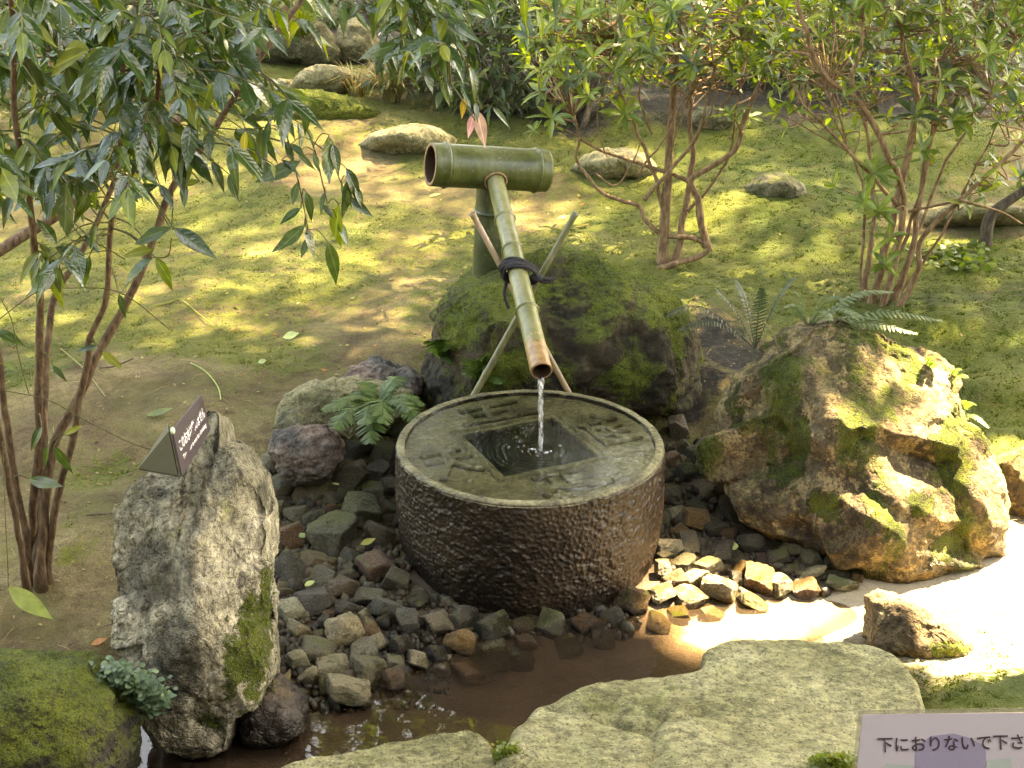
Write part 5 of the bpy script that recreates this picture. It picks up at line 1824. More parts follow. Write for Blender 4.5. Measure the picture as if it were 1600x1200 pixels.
# arching branch that hangs out to the right
arc_ = px_path([(330, 95), (372, 100), (420, 122), (460, 168), (487, 220), (505, 290), (514, 328)], -.5, -.75, 8)
tw.append(ttube(arc_, np.linspace(.004, .0015, len(arc_)), 6, False))
arc2 = px_path([(420, 122), (440, 180), (455, 240), (470, 300), (480, 350), (486, 375)], -.55, -.8, 8)
tw.append(ttube(arc2, np.linspace(.003, .0012, len(arc2)), 6, False))
arc3 = px_path([(487, 220), (515, 245), (535, 290), (550, 310)], -.65, -.7, 8)
tw.append(ttube(arc3, np.linspace(.0025, .0012, len(arc3)), 6, False))
HANG = [((445, 165), (405, 186)), ((480, 166), (478, 213)), ((465, 240), (492, 262)), ((514, 210), (511, 286)), ((520, 225), (531, 275)), ((540, 262), (570, 316)), ((543, 280), (538, 347)), ((530, 320), (519, 386)), ((548, 308), (578, 342)),
        ((470, 325), (435, 349)), ((468, 252), (400, 291)), ((478, 355), (492, 409)), ((512, 378), (533, 447)), ((528, 345), (546, 385)), ((478, 300), (492, 346)), ((505, 320), (522, 342)), ((440, 250), (470, 268)), ((455, 225), (478, 245)),
        ((420, 190), (415, 232)), ((410, 200), (404, 250)), ((435, 180), (452, 215)), ((476, 352), (428, 398)), ((480, 372), (472, 404)), ((490, 240), (500, 268)), ((465, 285), (455, 320)), ((508, 300), (498, 335)), ((556, 290), (566, 330)), ((533, 290), (552, 322)), ((384, 205), (402, 262)), ((372, 225), (360, 262))]
ARCS = np.concatenate([arc_, arc2, arc3])
for k_, (a, b) in enumerate(HANG):
    p = atY(*a, -.72)
    k = np.argmin(((ARCS - p) ** 2).sum(1))
    tw.append(ttube(smooth_path([ARCS[k], (ARCS[k] + p) / 2 + np.array([0, 0, .015]), p], 4), .0014, 5, False))
    q_ = atY(*b, -.74)
    LV.add(p, q_ - p, np.array([rs.normal(0, .5), -.8, .7]), np.linalg.norm(q_ - p), int(rs.integers(0, 6)), 1 if k_ in (7, 28) else 0)
YEL = [((400, 18), (362, 42)), ((405, 15), (395, 50)), ((418, 12), (430, 42)), ((216, 95), (217, 132)), ((55, 130), (50, 165)), ((384, 205), (378, 248)), ((330, 130), (310, 190)), ((290, 150), (310, 210)), ((150, 290), (145, 330)), ((88, 430), (95, 470)), ((135, 410), (128, 450)), ((425, 255), (430, 278))]
for a, b in YEL:
    p, q_ = atY(*a, -.85), atY(*b, -.87)
    k = np.argmin(((ALLP - p) ** 2).sum(1))
    tw.append(ttube(smooth_path([ALLP[k], (ALLP[k] + p) / 2 + np.array([0, 0, .02]), p], 5), .0016, 5, False))
    LV.add(p, q_ - p, np.array([rs.normal(0, .4), -.8, .7]), np.linalg.norm(q_ - p), int(rs.integers(0, 4)), 2 if rs.random() < .3 else 1)
# long bare leaf stalks crossing the ground view
for pts in ([(0, 498), (60, 455), (110, 450), (170, 452), (210, 470), (265, 515)], [(5, 610), (75, 625), (130, 655), (200, 690), (245, 705)], [(0, 465), (18, 500), (30, 560), (45, 615)], [(270, 250), (270, 320), (268, 355)], [(268, 372), (262, 400), (240, 402)], [(110, 375), (150, 380), (195, 405)]):
    P = px_path(pts, -.75, -.72, 6)
    tw.append(ttube(P, .0016, 5, False))
V, F = merge(tw)
tag(part('twig', V, F, B_TWIG, left), kind='stuff')
LV.build(left, TPL, [L_NAN, L_NANY, L_YEL], 300)

# leaf hanging on a thread at the lower left
p, q_ = atY(13, 917, -.95), atY(82, 970, -.97)
hb = thing('hanging_leaf', p, 'pale green single leaf hanging from a long bare thread-like stalk at lower left', 'leaf')
V, F = leaf_tpl(10, .34, .12, .18, .4)
x, y, z = frame(q_ - p, np.array([.2, -1, .5]))
part('blade', V @ (np.stack([x, y, z]) * np.linalg.norm(q_ - p)) + p, F, leaf_mat('pale_hanging_leaf', (.22, .27, .09), (.25, .30, .10), (.27, .31, .12), .45, .35), hb)
V, F = ttube(px_path([(4, 690), (8, 800), (12, 880), (13, 917)], -.9, -.95, 6), .0014, 6)
part('stalk', V, F, B_TWIG, hb)

# ---- branch hanging from the top, above the crossbar ------------------------
LV = Leaves()
tw = []
p = atY(585, -60, -.55)
ob = thing('overhanging_branch', p, 'leafy branch with pink-tipped leaves drooping from above over the bamboo crossbar', 'branch')
m1 = px_path([(575, -70), (605, -20), (632, 30), (665, 85), (700, 125), (728, 165), (742, 188)], -.5, -.75, 8)
m2 = px_path([(605, -20), (655, 5), (700, 50), (728, 100), (745, 150), (752, 172)], -.5, -.6, 8)
m3 = px_path([(520, -60), (548, -10), (552, 12), (570, 20)], -.5, -.6, 6)
for P in (m1, m2, m3):
    V, F = ttube(P, np.linspace(.005, .0015, len(P)), 7)
    part('stem', V, F, B_TWIG, ob)
OV = [((533, 2), (539, 56), 0), ((556, 20), (577, 47), 0), ((585, 0), (588, 62), 0), ((598, -5), (590, 40), 0), ((618, 0), (626, 52), 1), ((655, 30), (686, 86), 1), ((668, 84), (681, 137), 0), ((662, 95), (676, 150), 0), ((690, 124), (702, 168), 1), ((698, 128), (717, 165), 0), ((700, 108), (740, 125), 0),
      ((733, 104), (756, 158), 0), ((738, 120), (748, 165), 0), ((745, 172), (759, 232), 3), ((740, 178), (731, 216), 3), ((742, 160), (748, 192), 0), ((770, 168), (799, 198), 0), ((766, 170), (758, 195), 0), ((820, -10), (815, 42), 1), ((838, 15), (858, 62), 1), ((640, 20), (610, 45), 0), ((650, 40), (625, 75), 0), ((690, 70), (655, 95), 0),
      ((700, 50), (735, 80), 0), ((715, 75), (700, 110), 0), ((725, 95), (712, 130), 0), ((650, 0), (690, 25), 0), ((670, 20), (715, 35), 0), ((640, 5), (665, 45), 0), ((680, 95), (650, 110), 0), ((690, 140), (680, 170), 0), ((560, 5), (545, 30), 0), ((570, 10), (600, 25), 0), ((720, 130), (738, 170), 0), ((728, 150), (720, 185), 2), ((680, 40), (690, 70), 1), ((625, 40), (640, 70), 2), ((605, 15), (600, 55), 0)]
AP = np.concatenate([m1, m2, m3])
for _ in range(26):
    q_ = atY(rs.uniform(590, 760), rs.uniform(-40, 100), rs.uniform(-.9, -.3))
    k = np.argmin(((AP - q_) ** 2).sum(1))
    pinnate(AP[k], q_, int(rs.integers(4, 7)), rs.uniform(.075, .11), mats=(0, 0, 0, 1))
for a, b, mi in OV:
    p, q_ = atY(*a, -.62), atY(*b, -.64)
    k = np.argmin(((AP - p) ** 2).sum(1))
    V, F = ttube(smooth_path([AP[k], (AP[k] + p) / 2 + np.array([0, 0, .01]), p], 4), .0016, 5, False)
    tw.append((V, F))
    LV.add(p, q_ - p, np.array([rs.normal(0, .5), -.8, .7]), np.linalg.norm(q_ - p), int(rs.integers(0, 4)), mi)
V, F = merge(tw)
tag(part('twig', V, F, B_TWIG, ob), kind='stuff')
LV.build(ob, TPL, [L_NAN, L_NANY, L_YEL, L_PINK], 300)


# ---- whorled shrubs ----------------------------------------------------------
def whorl(LV, p, d, n_, L, mats, spread=.75):
    x, y, z = frame(d, np.array([.3, .2, 1.]))
    a0 = rs.uniform(0, 6)
    for k in range(n_):
        a = a0 + 2.4 * k
        dd = y * rs.uniform(.15, .75) + (x * math.cos(a) + z * math.sin(a)) * spread + np.array([0, 0, rs.uniform(-.25, .1)])
        LV.add(p, dd, y + np.array([0, 0, .3]), L * rs.uniform(.6, 1.15), int(rs.integers(0, 4)), int(rs.choice(mats)))


def whorl_shrub(name, label, base_px, Yb, stems, targets, mats, bark, L, dark_n, zone, seed, extra=()):
    global rs
    rs = np.random.default_rng(seed)
    g_ = onG(*base_px)
    th_ = thing(name, g_, label, 'shrub', 'flowering shrubs behind the boulders')
    allp = []
    for pts, y0, y1, r0, r1 in stems:
        P = px_path(pts, y0, y1, 8, .008)
        R = np.linspace(r0, r1, len(P)) * .78 * (1 + .15 * fbm(P * 18, 2))
        R[:5] *= np.array([1.4, 1.25, 1.15, 1.08, 1.03])
        V, F = ttube(P, R, 8)
        part('stem', V, F, bark, th_)
        allp.append(P)
    A_ = np.concatenate(allp)
    LV = Leaves()
    tw = []
    def grow(px, py, Yt, n_, mt, r_=.0035):
        q_ = atY(px, py, Yt)
        c_ = ((A_ - q_) ** 2).sum(1) + np.maximum(0, A_[:, 2] - q_[2] + .05) * .6
        k = int(np.argmin(c_))
        p0 = A_[k]
        mid = (p0 + q_) / 2 + rs.normal(0, .03, 3)
        mid2 = p0 * .25 + q_ * .75 + rs.normal(0, .025, 3) + np.array([0, 0, -.01])
        P = smooth_path([p0, mid, mid2, q_], 5)
        tw.append(ttube(P, np.linspace(r_ * 1.5, r_ * .7, len(P)), 5, False))
        whorl(LV, q_, q_ - mid2 + np.array([0, -.03, .05]), n_, L * rs.uniform(.8, 1.15), mt)
        if rs.random() < .35:
            whorl(LV, mid2, q_ - mid + np.array([0, 0, .02]), 3, L * .8, mt)
    for (px, py, sz) in targets:
        grow(px, py, Yb + rs.uniform(-.35, .1), int(rs.integers(6, 10)), mats[0])
    for _ in range(dark_n):
        px, py = rs.uniform(*zone[0]), rs.uniform(*zone[1])
        grow(px, py, Yb + rs.uniform(-.3, .8), int(rs.integers(4, 8)), mats[1])
    for pts, y0, y1, r0, r1 in extra:
        P = px_path(pts, y0, y1, 6, .01)
        tw.append(ttube(P, np.linspace(r0, r1, len(P)), 6, False))
    V, F = merge(tw)
    tag(part('twig', V, F, bark, th_), kind='stuff')
    LV.build(th_, TPW, [L_SHR, L_SHRD, L_NANY, L_ORG], 300)
    return th_


ym = float(onG(1045, 412)[1])
whorl_shrub('twisted_shrub', 'shrub with a looping twisted stem and pale green whorled leaves behind the mossy boulder', (1045, 412), ym,
            [([(1035, 420), (1040, 330), (1046, 240), (1052, 150), (1062, 60), (1068, -40)], ym, ym + .1, .035, .012),
             ([(1052, 420), (1066, 350), (1075, 300), (1082, 240), (1078, 180), (1085, 100), (1110, 20)], ym, ym + .2, .024, .008),
             ([(1010, 425), (1060, 410), (1092, 400), (1106, 384), (1082, 372), (1036, 366), (1008, 342), (998, 322), (972, 314), (940, 300), (912, 268), (900, 242), (905, 214), (896, 180)], ym - .05, ym + .1, .022, .007),
             ([(1103, 384), (1092, 320), (1080, 282), (1112, 260), (1150, 232), (1162, 188), (1185, 130), (1205, 100), (1230, 40)], ym, ym - .1, .024, .009),
             ([(905, 215), (942, 236), (1000, 256), (1062, 276), (1082, 290)], ym + .1, ym, .008, .016),
             ([(1004, 312), (1050, 262), (1092, 205), (1116, 112), (1142, 66), (1160, 10)], ym, ym - .1, .012, .006),
             ([(1042, 380), (1030, 300), (1010, 240), (985, 180), (960, 120), (955, 60)], ym, ym + .1, .014, .006),
             ([(1075, 330), (1110, 290), (1140, 240), (1150, 170), (1160, 120)], ym, ym, .010, .005)],
            [(845, 145, 1), (862, 185, 1), (835, 205, 1), (975, 178, 1), (905, 30, 1), (940, 55, 1), (870, 85, 1), (985, 60, 1), (1000, 95, 1), (925, 95, 1), (1020, 40, 1), (860, 45, 1), (1100, 30, 1), (1140, 40, 1), (1190, 30, 1), (1180, 60, 1), (1150, 80, 1), (1210, 65, 1), (880, 10, 1), (1050, 15, 1),
             (1170, 185, 1), (1140, 180, 1), (950, 20, 1), (1080, 70, 1), (960, 110, 1), (1030, 115, 1), (890, 130, 1), (920, 150, 1)],
            ((0, 0, 0, 0, 0, 0, 2), (1, 0, 0)), B_SHR, .098, 170, ((820, 1230), (-40, 130)), 31,
            extra=[([(1000, 270), (1040, 210), (1075, 145), (1095, 140)], ym, ym - .1, .006, .003), ([(1120, 175), (1150, 140), (1175, 110)], ym, ym, .006, .003), ([(930, 270), (960, 290), (985, 260), (1000, 220)], ym, ym, .005, .003),
                   ([(1090, 120), (1060, 200), (1045, 250)], ym, ym, .006, .004), ([(1020, 210), (1000, 150), (1010, 90)], ym, ym, .006, .003), ([(1100, 200), (1120, 140), (1108, 60)], ym, ym, .006, .003), ([(950, 245), (935, 200), (940, 150)], ym, ym, .004, .002)])
yr = float(onG(1375, 478)[1])
whorl_shrub('fan_shrub', 'multi-stemmed shrub with tan branches fanning out behind the large lichened boulder', (1375, 478), yr,
            [([(1378, 490), (1398, 405), (1412, 335), (1410, 290), (1392, 250), (1352, 172), (1330, 150), (1290, 118), (1262, 60), (1240, -30)], yr, yr - .25, .022, .010),
             ([(1330, 165), (1332, 112), (1340, 96), (1346, 60), (1350, -20)], yr - .15, yr - .2, .011, .006),
             ([(1410, 325), (1370, 285), (1320, 230), (1256, 163)], yr - .05, yr - .2, .013, .007),
             ([(1345, 490), (1358, 400), (1366, 340), (1362, 260), (1350, 190)], yr + .1, yr + .2, .020, .008),
             ([(1360, 490), (1385, 380), (1404, 300), (1420, 240), (1432, 170), (1425, 120), (1410, 60), (1400, -30)], yr + .05, yr, .026, .011),
             ([(1392, 490), (1425, 390), (1440, 290), (1460, 200), (1500, 160), (1540, 120), (1590, 60)], yr, yr + .1, .019, .008),
             ([(1398, 490), (1432, 430), (1438, 378), (1470, 340), (1500, 312), (1555, 262), (1610, 210)], yr - .05, yr - .2, .018, .010),
             ([(1370, 490), (1405, 400), (1432, 320), (1452, 240), (1462, 120), (1464, 115)], yr + .05, yr, .013, .008),
             ([(1385, 490), (1440, 350), (1480, 250), (1520, 190), (1550, 150)], yr + .1, yr + .25, .012, .006),
             ([(1395, 470), (1450, 400), (1490, 330), (1520, 270), (1545, 225)], yr + .1, yr + .1, .010, .006),
             ([(1420, 330), (1470, 320), (1500, 312)], yr, yr - .1, .008, .006),
             ([(1350, 480), (1345, 420), (1352, 330), (1340, 260), (1310, 200), (1295, 140)], yr + .15, yr + .2, .011, .005)],
            [(1250, 125, 1), (1262, 10, 1), (1225, 15, 1), (1300, 30, 1), (1385, 45, 1), (1410, 40, 1), (1470, 35, 1), (1490, 25, 1), (1525, 40, 1), (1580, 40, 1), (1545, 85, 1), (1515, 140, 1), (1505, 130, 1), (1555, 80, 1), (1575, 130, 1), (1590, 170, 1), (1560, 190, 1), (1600, 90, 1), (1590, 10, 1),
             (1445, 250, 1), (1440, 235, 1), (1565, 260, 1), (1555, 280, 1), (1365, 270, 1), (1305, 292, 1), (1372, 330, 1), (1390, 370, 1), (1382, 415, 1), (1350, 315, 1), (1530, 300, 1), (1545, 250, 1), (1510, 320, 1), (1340, 60, 1), (1280, 60, 1), (1440, 90, 1), (1320, 5, 1), (1360, 0, 1), (1450, 5, 1), (1550, 0, 1), (1490, 190, 1), (1590, 225, 1)],
            ((0, 0, 0, 0, 0, 0, 0, 2), (1, 0, 0)), B_SHR, .095, 190, ((1200, 1620), (-40, 190)), 33,
            extra=[([(1370, 118), (1400, 115), (1435, 88)], yr - .2, yr - .3, .005, .003), ([(1300, 150), (1315, 190), (1322, 230)], yr - .2, yr - .1, .006, .004), ([(1322, 390), (1310, 370), (1330, 360), (1360, 362)], yr - .1, yr, .003, .002), ([(1500, 312), (1560, 330), (1600, 350)], yr - .2, yr - .2, .006, .004)])

# small bent sapling to the right
p = onG(1540, 382)
Ys_ = float(p[1])
sp_ = thing('bent_sapling', p, 'short dark bent trunk of a sapling rising from the moss near the right edge', 'tree')
P = px_path([(1538, 388), (1542, 360), (1550, 335), (1575, 315), (1610, 290), (1660, 250), (1700, 180)], Ys_, Ys_, 8, .005)
V, F = ttube(P, np.linspace(.036, .015, len(P)), 10)
part('trunk', V, F, B_DARK, sp_)
LV = Leaves()
rs = np.random.default_rng(41)
for k in range(14):
    q_ = atY(rs.uniform(1580, 1720), rs.uniform(140, 330), Ys_ + rs.uniform(-.2, .2))
    whorl(LV, q_, q_ - P[len(P) // 2], 6, .09, (0, 1))
LV.build(sp_, TPW, [L_SHR, L_SHRD], 80)

# ---- background shrubs and hedge ------------------------------------------------
def bush(name, label, base, size, nleaf, L, mats, bark, seed, cat='shrub', group='shrubs behind the moss garden', nstem=7, up=.5, droopy=.0, top=None, ntop=80):
    r_ = np.random.default_rng(seed)
    base = np.asarray(base, float)
    th_ = thing(name, base, label, cat, group)
    LV = Leaves()
    tw = []
    ctr = base + np.array([0, 0, size[2] * up])
    nclump = max(10, nleaf // 14)
    cl = r_.normal(size=(nclump, 3))
    cl /= np.linalg.norm(cl, axis=1)[:, None]
    cl *= (r_.uniform(.35, 1, nclump) ** .5)[:, None]
    cl = ctr + cl * np.array([size[0], size[1], size[2] * (1 - up * .4)]) * (1 + .25 * r_.normal(size=(nclump, 1)))
    cl[:, 2] = np.maximum(cl[:, 2], base[2] + .06)
    for k in range(nstem):
        q_ = cl[r_.integers(nclump)]
        P = smooth_path([base + np.array([*r_.normal(0, .06, 2), -.03]), (base + q_) / 2 + r_.normal(0, .06, 3), q_], 6)
        part('stem', *ttube(P, np.linspace(.022, .006, len(P)), 7), bark, th_)
    for c_ in cl:
        if r_.random() < .4:
            P = smooth_path([base + (c_ - base) * .45 + r_.normal(0, .04, 3), base + (c_ - base) * .7 + r_.normal(0, .03, 3), c_], 4)
            tw.append(ttube(P, np.linspace(.006, .002, len(P)), 4, False))
        out = unit(c_ - ctr + np.array([0, 0, .15]))
        for _ in range(14):
            d = unit(out * .6 + r_.normal(0, .6, 3) + np.array([0, 0, .15 - droopy]))
            LV.add(c_ + r_.normal(0, .07, 3), d, np.array([0, -.3, 1.]) + r_.normal(0, .4, 3), L * r_.uniform(.6, 1.2), int(r_.integers(0, 2)), int(r_.integers(len(mats))))
    if tw:
        tag(part('twig', *merge(tw), bark, th_), kind='stuff')
    LV.build(th_, TPS, mats, ntop)
    return th_


def gp(px, py):
    return onG(px, py)


bush('weeping_shrub', 'dark fine-leaved shrub filling the view above the bamboo crossbar', gp(770, 165), (.62, .45, .75), 2600, .10, [L_HEDGE, L_SHRD, L_HEDGE], B_DARK, 51, droopy=.35)
bush('pale_shrub', 'light green fine-leaved shrub at the top beside the far rock pile', gp(725, 80), (.40, .5, .8), 1300, .10, [L_SHR, L_SHRD], B_DARK, 52)
bush('trunk_shrub', 'old shrub with a cluster of dark trunks behind the twisted shrub', gp(905, 190), (.55, .5, .95), 900, .10, [L_SHRD, L_SHR], B_DARK, 53, nstem=14, up=.72)
bush('thicket_shrub', 'tangled shrub with pale twigs at the top right of the view', gp(1290, 112), (.75, .6, .85), 2000, .09, [L_SHR, L_SHRD, L_SHR], B_SHR, 54, nstem=16, up=.48)
bush('thicket_shrub', 'tangled shrub in the top right corner behind the fan-shaped shrub', gp(1490, 105), (.85, .6, .9), 2000, .09, [L_SHR, L_SHRD, L_SHR], B_SHR, 55, nstem=18, up=.48)
bush('thicket_shrub', 'tangled leafy shrub behind the upper middle of the twisted shrub', gp(1100, 108), (.75, .6, .8), 1900, .09, [L_SHRD, L_SHR], B_SHR, 56, nstem=16, up=.48)
bush('corner_shrub', 'shadowy shrub behind the glossy leaves in the top left corner', gp(60, 130), (.8, .5, .9), 1500, .10, [L_HEDGE, L_SHRD], B_DARK, 57)
bush('corner_shrub', 'shadowy shrub between the far rock pile and the top left corner', gp(250, 110), (.6, .5, .85), 1200, .10, [L_HEDGE, L_SHRD], B_DARK, 58)
bush('corner_shrub', 'dark shrub behind the far rock pile', gp(440, 40), (.9, .5, 1.0), 1300, .11, [L_HEDGE, L_SHRD], B_DARK, 59)
for k, (bx, by) in enumerate(((-5.2, 9.4), (-2.9, 9.8), (-.6, 9.6), (1.8, 9.7), (4.2, 9.5), (6.4, 9.3))):
    wh = ['at the far left end', 'beyond the left shrubs', 'behind the far rocks', 'behind the pale shrub', 'behind the old trunks', 'at the far right end'][k]
    bush('hedge_bush', f'dense dark evergreen hedge bush {wh} of the garden', (bx, by, float(hz(bx, by)[0])), (1.5, .8, 1.5), 2200, .15, [L_HEDGE, L_SHRD], B_DARK, 70 + k, group='hedge closing off the garden', nstem=5, ntop=0)


for k, (bx, by, lab) in enumerate(((-5.6, 1.2, 'unseen tall bush added at the left side to cut sky light'), (-5.8, 4.2, 'unseen tall bush added at the left beyond the glossy shrub to cut sky light'), (-5.0, -1.8, 'unseen tall bush added at the left end of the veranda to cut sky light'), (7.2, 1.0, 'unseen tall bush added at the right side to cut sky light'))):
    bush('added_side_bush', lab, (bx, by, float(hz(bx, by)[0])), (1.0, 1.5, 2.0), 2400, .17, [L_HEDGE, L_SHRD], B_DARK, 90 + k, group='unseen bushes added to shade the sides of the garden', nstem=5, ntop=0)  # unseen bushes added to cut sky light from the sides

# ---- grasses ------------------------------------------------------------------
def grass(label, base, n_, L, mat, seed, spread=.9):
    r_ = np.random.default_rng(seed)
    th_ = thing('grass_tuft', base, label, 'grass', 'grass tufts by the far rocks')
    ps = []
    for _ in range(n_):
        a = r_.uniform(0, 2 * PI)
        l = L * r_.uniform(.5, 1.1)
        sp = spread * r_.uniform(.3, 1)
        p0 = np.asarray(base) + np.array([math.cos(a), math.sin(a), 0]) * r_.uniform(0, .06)
        t_ = np.linspace(0, 1, 6)
        o_ = np.array([math.cos(a), math.sin(a), 0])
        P = p0 + o_ * (l * sp * t_ ** 1.4)[:, None] + np.array([0, 0, 1]) * (l * (t_ * .9 - t_ ** 2.4 * .75 * sp))[:, None]
        side = np.cross(o_, [0, 0, 1])
        wv = .0055 * (1 - t_ ** 2 * .9)
        V = np.stack([P - side * wv[:, None], P + side * wv[:, None]], 1).reshape(-1, 3)
        F = np.array([[2 * k, 2 * k + 1, 2 * k + 3, 2 * k + 2] for k in range(5)])
        ps.append((V, F))
    V, F = merge(ps)
    tag(part('blades', V, F, mat, th_), kind='stuff')


grass('tuft of dry straw-coloured grass among the pale stones', gp(612, 158), 260, .52, L_DRY, 81)
grass('small tuft of dry grass at the edge of the moss cushion', gp(555, 150), 80, .35, L_DRY, 82)
grass('fresh green grass tuft on top of the dark mossy rock', atY(470, 55, float(gp(470, 112)[1])), 150, .5, L_NANY, 83)
grass('yellowish grass tuft behind the glossy shrub stems', gp(105, 165), 200, .5, L_DRY, 84)
grass('pale grass tuft between the shrub and the far rocks', gp(250, 150), 140, .45, L_DRY, 85)

# ---- ferns ----------------------------------------------------------------------
def fern(label, base, fronds, mat, seed, pin=.30, wid=.0062):
    """fronds: list of tip points (world) reached from BASE in an arch"""
    r_ = np.random.default_rng(seed)
    th_ = thing('fern', base, label, 'fern', 'ferns between the stones')
    for tip, lift in fronds:
        tip = np.asarray(tip)
        base = np.asarray(base)
        Ln = np.linalg.norm(tip - base)
        mid = base * .45 + tip * .55 + np.array([0, 0, lift * Ln])
        P = smooth_path([base, mid, tip], 14)
        ps = [ttube(P, np.linspace(.0022, .0008, len(P)), 5, False)]
        T = np.gradient(P, axis=0)
        n_ = len(P)
        tilt = r_.normal(0, .25)
        for k in range(3, n_):
            s = k / (n_ - 1)
            lp = Ln * pin * math.sin(min(1, (1 - s) * 1.25 + .12) * PI / 2) * min(1, s * 3.2)
            t_ = unit(T[k])
            side = unit(np.cross(t_, np.array([tilt, 0, 1.])))
            for sg_ in (-1, 1):
                d = unit(side * sg_ + t_ * .45 + np.array([0, 0, -.18]) + r_.normal(0, .08, 3))
                nn_ = unit(np.cross(side * sg_, t_)) * sg_
                m_ = 5
                tt_ = np.linspace(0, 1, m_ + 1)
                wv = np.array([.55, 1, .72, .85, .5, .05]) * min(wid, lp * .32)
                c_ = P[k] + d * (tt_ * lp)[:, None] + np.array([0, 0, -.12]) * (lp * tt_ ** 2)[:, None]
                V = np.stack([c_ - t_ * wv[:, None], c_ + t_ * wv[:, None]], 1).reshape(-1, 3)
                ps.append((V, fix(np.array([[2 * q, 2 * q + 1, 2 * q + 3, 2 * q + 2] for q in range(m_)]))))
        V, F = merge(ps)
        part('frond', V, F, mat, th_)
    return th_


fb = atY(592, 632, .38)
fern('bright green fern on the ledge stone just left of the basin', fb,
     [(atY(a, b, y), l) for a, b, y, l in ((505, 640, .25, .15), (522, 668, .15, .15), (570, 662, .12, .18), (578, 690, .08, .15), (548, 615, .45, .2), (560, 598, .5, .25), (635, 590, .5, .25), (662, 632, .3, .22), (650, 655, .2, .2), (625, 600, .45, .3), (640, 640, .22, .15), (600, 660, .12, .2), (530, 628, .3, .2))], L_FERN, 91)
fb = atY(1180, 545, .80)
fern('dusky fern with thin stems between the mossy boulder and the lichened boulder', fb,
     [(atY(a, b, y), l) for a, b, y, l in ((1118, 450, .8, .1), (1150, 438, .9, .15), (1240, 432, .8, .12), (1020, 500, .75, .25), (1060, 515, .7, .2), (1190, 450, .7, .1))], L_FERN2, 92, pin=.13, wid=.0045)
fb = atY(1262, 512, .42)
fern('blue-green fern spreading over the top of the lichened boulder', fb,
     [(atY(a, b, y), l) for a, b, y, l in ((1470, 500, .35, .10), (1432, 520, .28, .08), (1395, 455, .5, .15), (1320, 468, .3, .25), (1290, 460, .4, .2), (1345, 495, .2, .18), (1240, 455, .4, .2), (1300, 500, .2, .2), (1380, 500, .25, .10), (1225, 480, .3, .2))], L_FERND, 93, pin=.12, wid=.006)
for k, (bp, tips, lab) in enumerate((
        ((1440, 585), ((1462, 558), (1472, 572)), 'tiny sunlit fern frond high on the right flank of the lichened boulder'),
        ((1478, 605), ((1512, 590), (1500, 578)), 'small bright fern near the middle of the boulder flank'),
        ((1490, 650), ((1545, 668), (1525, 632), (1512, 672)), 'drooping sunlit fern low on the right flank of the boulder'))):
    b_ = atY(*bp, .25)
    fern(lab, b_, [(atY(*tp_, .15), .2) for tp_ in tips], L_FERN, 95 + k, pin=.16, wid=.004)
b_ = atY(748, 600, .62)
fern('small fern beside the green support stick behind the basin', b_, [(atY(a, b, .5), .2) for a, b in ((735, 562), (748, 560), (762, 575), (785, 598), (728, 585))], L_FERN, 99, pin=.3)
b_ = atY(690, 560, .75)
fern('tiny pale fern sprout at the left foot of the mossy boulder', b_, [(atY(a, b, .66), .2) for a, b in ((668, 532), (690, 530), (700, 545), (705, 568))], L_FERN, 100, pin=.3)

# ---- ground cover by the bank stone, clover in the moss ---------------------------
def cover(name, label, pxs, n_, L, mat, seed, lift=.02, tilt=.5, dz=None):
    r_ = np.random.default_rng(seed)
    ps = []
    for _ in range(n_):
        cx, cy_, w_, h_ = pxs[r_.integers(len(pxs))]
        px, py = cx + r_.normal() * w_ * .4, cy_ + r_.normal() * h_ * .4
        p = onG(px, py) if dz is None else atY(px, py, dz + r_.uniform(-.03, .06))
        p = p + np.array([0, 0, r_.uniform(0, lift)])
        a = r_.uniform(0, 2 * PI)
        R = np.stack(frame(np.array([math.cos(a), math.sin(a), r_.uniform(-.3, .5)]), np.array([0, -.4, 1.]) + r_.normal(0, tilt, 3))) * L * r_.uniform(.6, 1.2)
        V, F = TPLR
        ps.append((V @ R + p, F))
    V, F = merge(ps)
    return tag(solo(name, V, F, mat, ps[0][0][0]), label, 'plant', kind='stuff')


TPLR = leaf_tpl(3, .85, .1, .1, .5)
cover('creeping_plant', 'creeping blue-green plant with tiny round leaves beside the upright stone', ((180, 1058, 40, 20), (215, 1078, 44, 26), (238, 1098, 30, 22)), 1100, .019, leaf_mat('cover_leaf', (.06, .11, .06), (.09, .15, .08), (.13, .20, .11), .5, .3), 111, dz=-1.24)
cover('clover_patch', 'patch of tiny pale clover leaves in the dark moss near the right edge', ((1490, 400, 70, 22), (1510, 412, 60, 18)), 160, .05, L_SHR, 112)
cover('moss_tuft', 'bright green moss tuft between the two flat slabs', ((795, 1187, 22, 14),), 900, .012, L_NANY, 113, lift=.03, tilt=1.2, dz=-1.3)
cover('moss_tuft', 'bright green moss tuft on the broad slab beside the notice', ((1300, 1198, 46, 9),), 900, .012, L_NANY, 114, lift=.03, tilt=1.2, dz=-1.36)

# ---- fallen leaves and stalks --------------------------------------------------------
def fallen(px, py, size_px, mat, label, dz=.006, ang=None, name='fallen_leaf', wid=.5):
    p = onG(px, py, dz)
    L = size_px * depth_of(p) / FPX
    a = ang if ang is not None else rs.uniform(0, 6)
    R = np.stack(frame(np.array([math.cos(a), math.sin(a), .12]), np.array([rs.normal(0, .2), -.35, 1.]))) * L
    V, F = leaf_tpl(6, wid, .15, -.12, .45)
    tag(solo(name, V @ R + p - R[1] * .5, F, mat, p), label, 'leaf', 'fallen leaves')


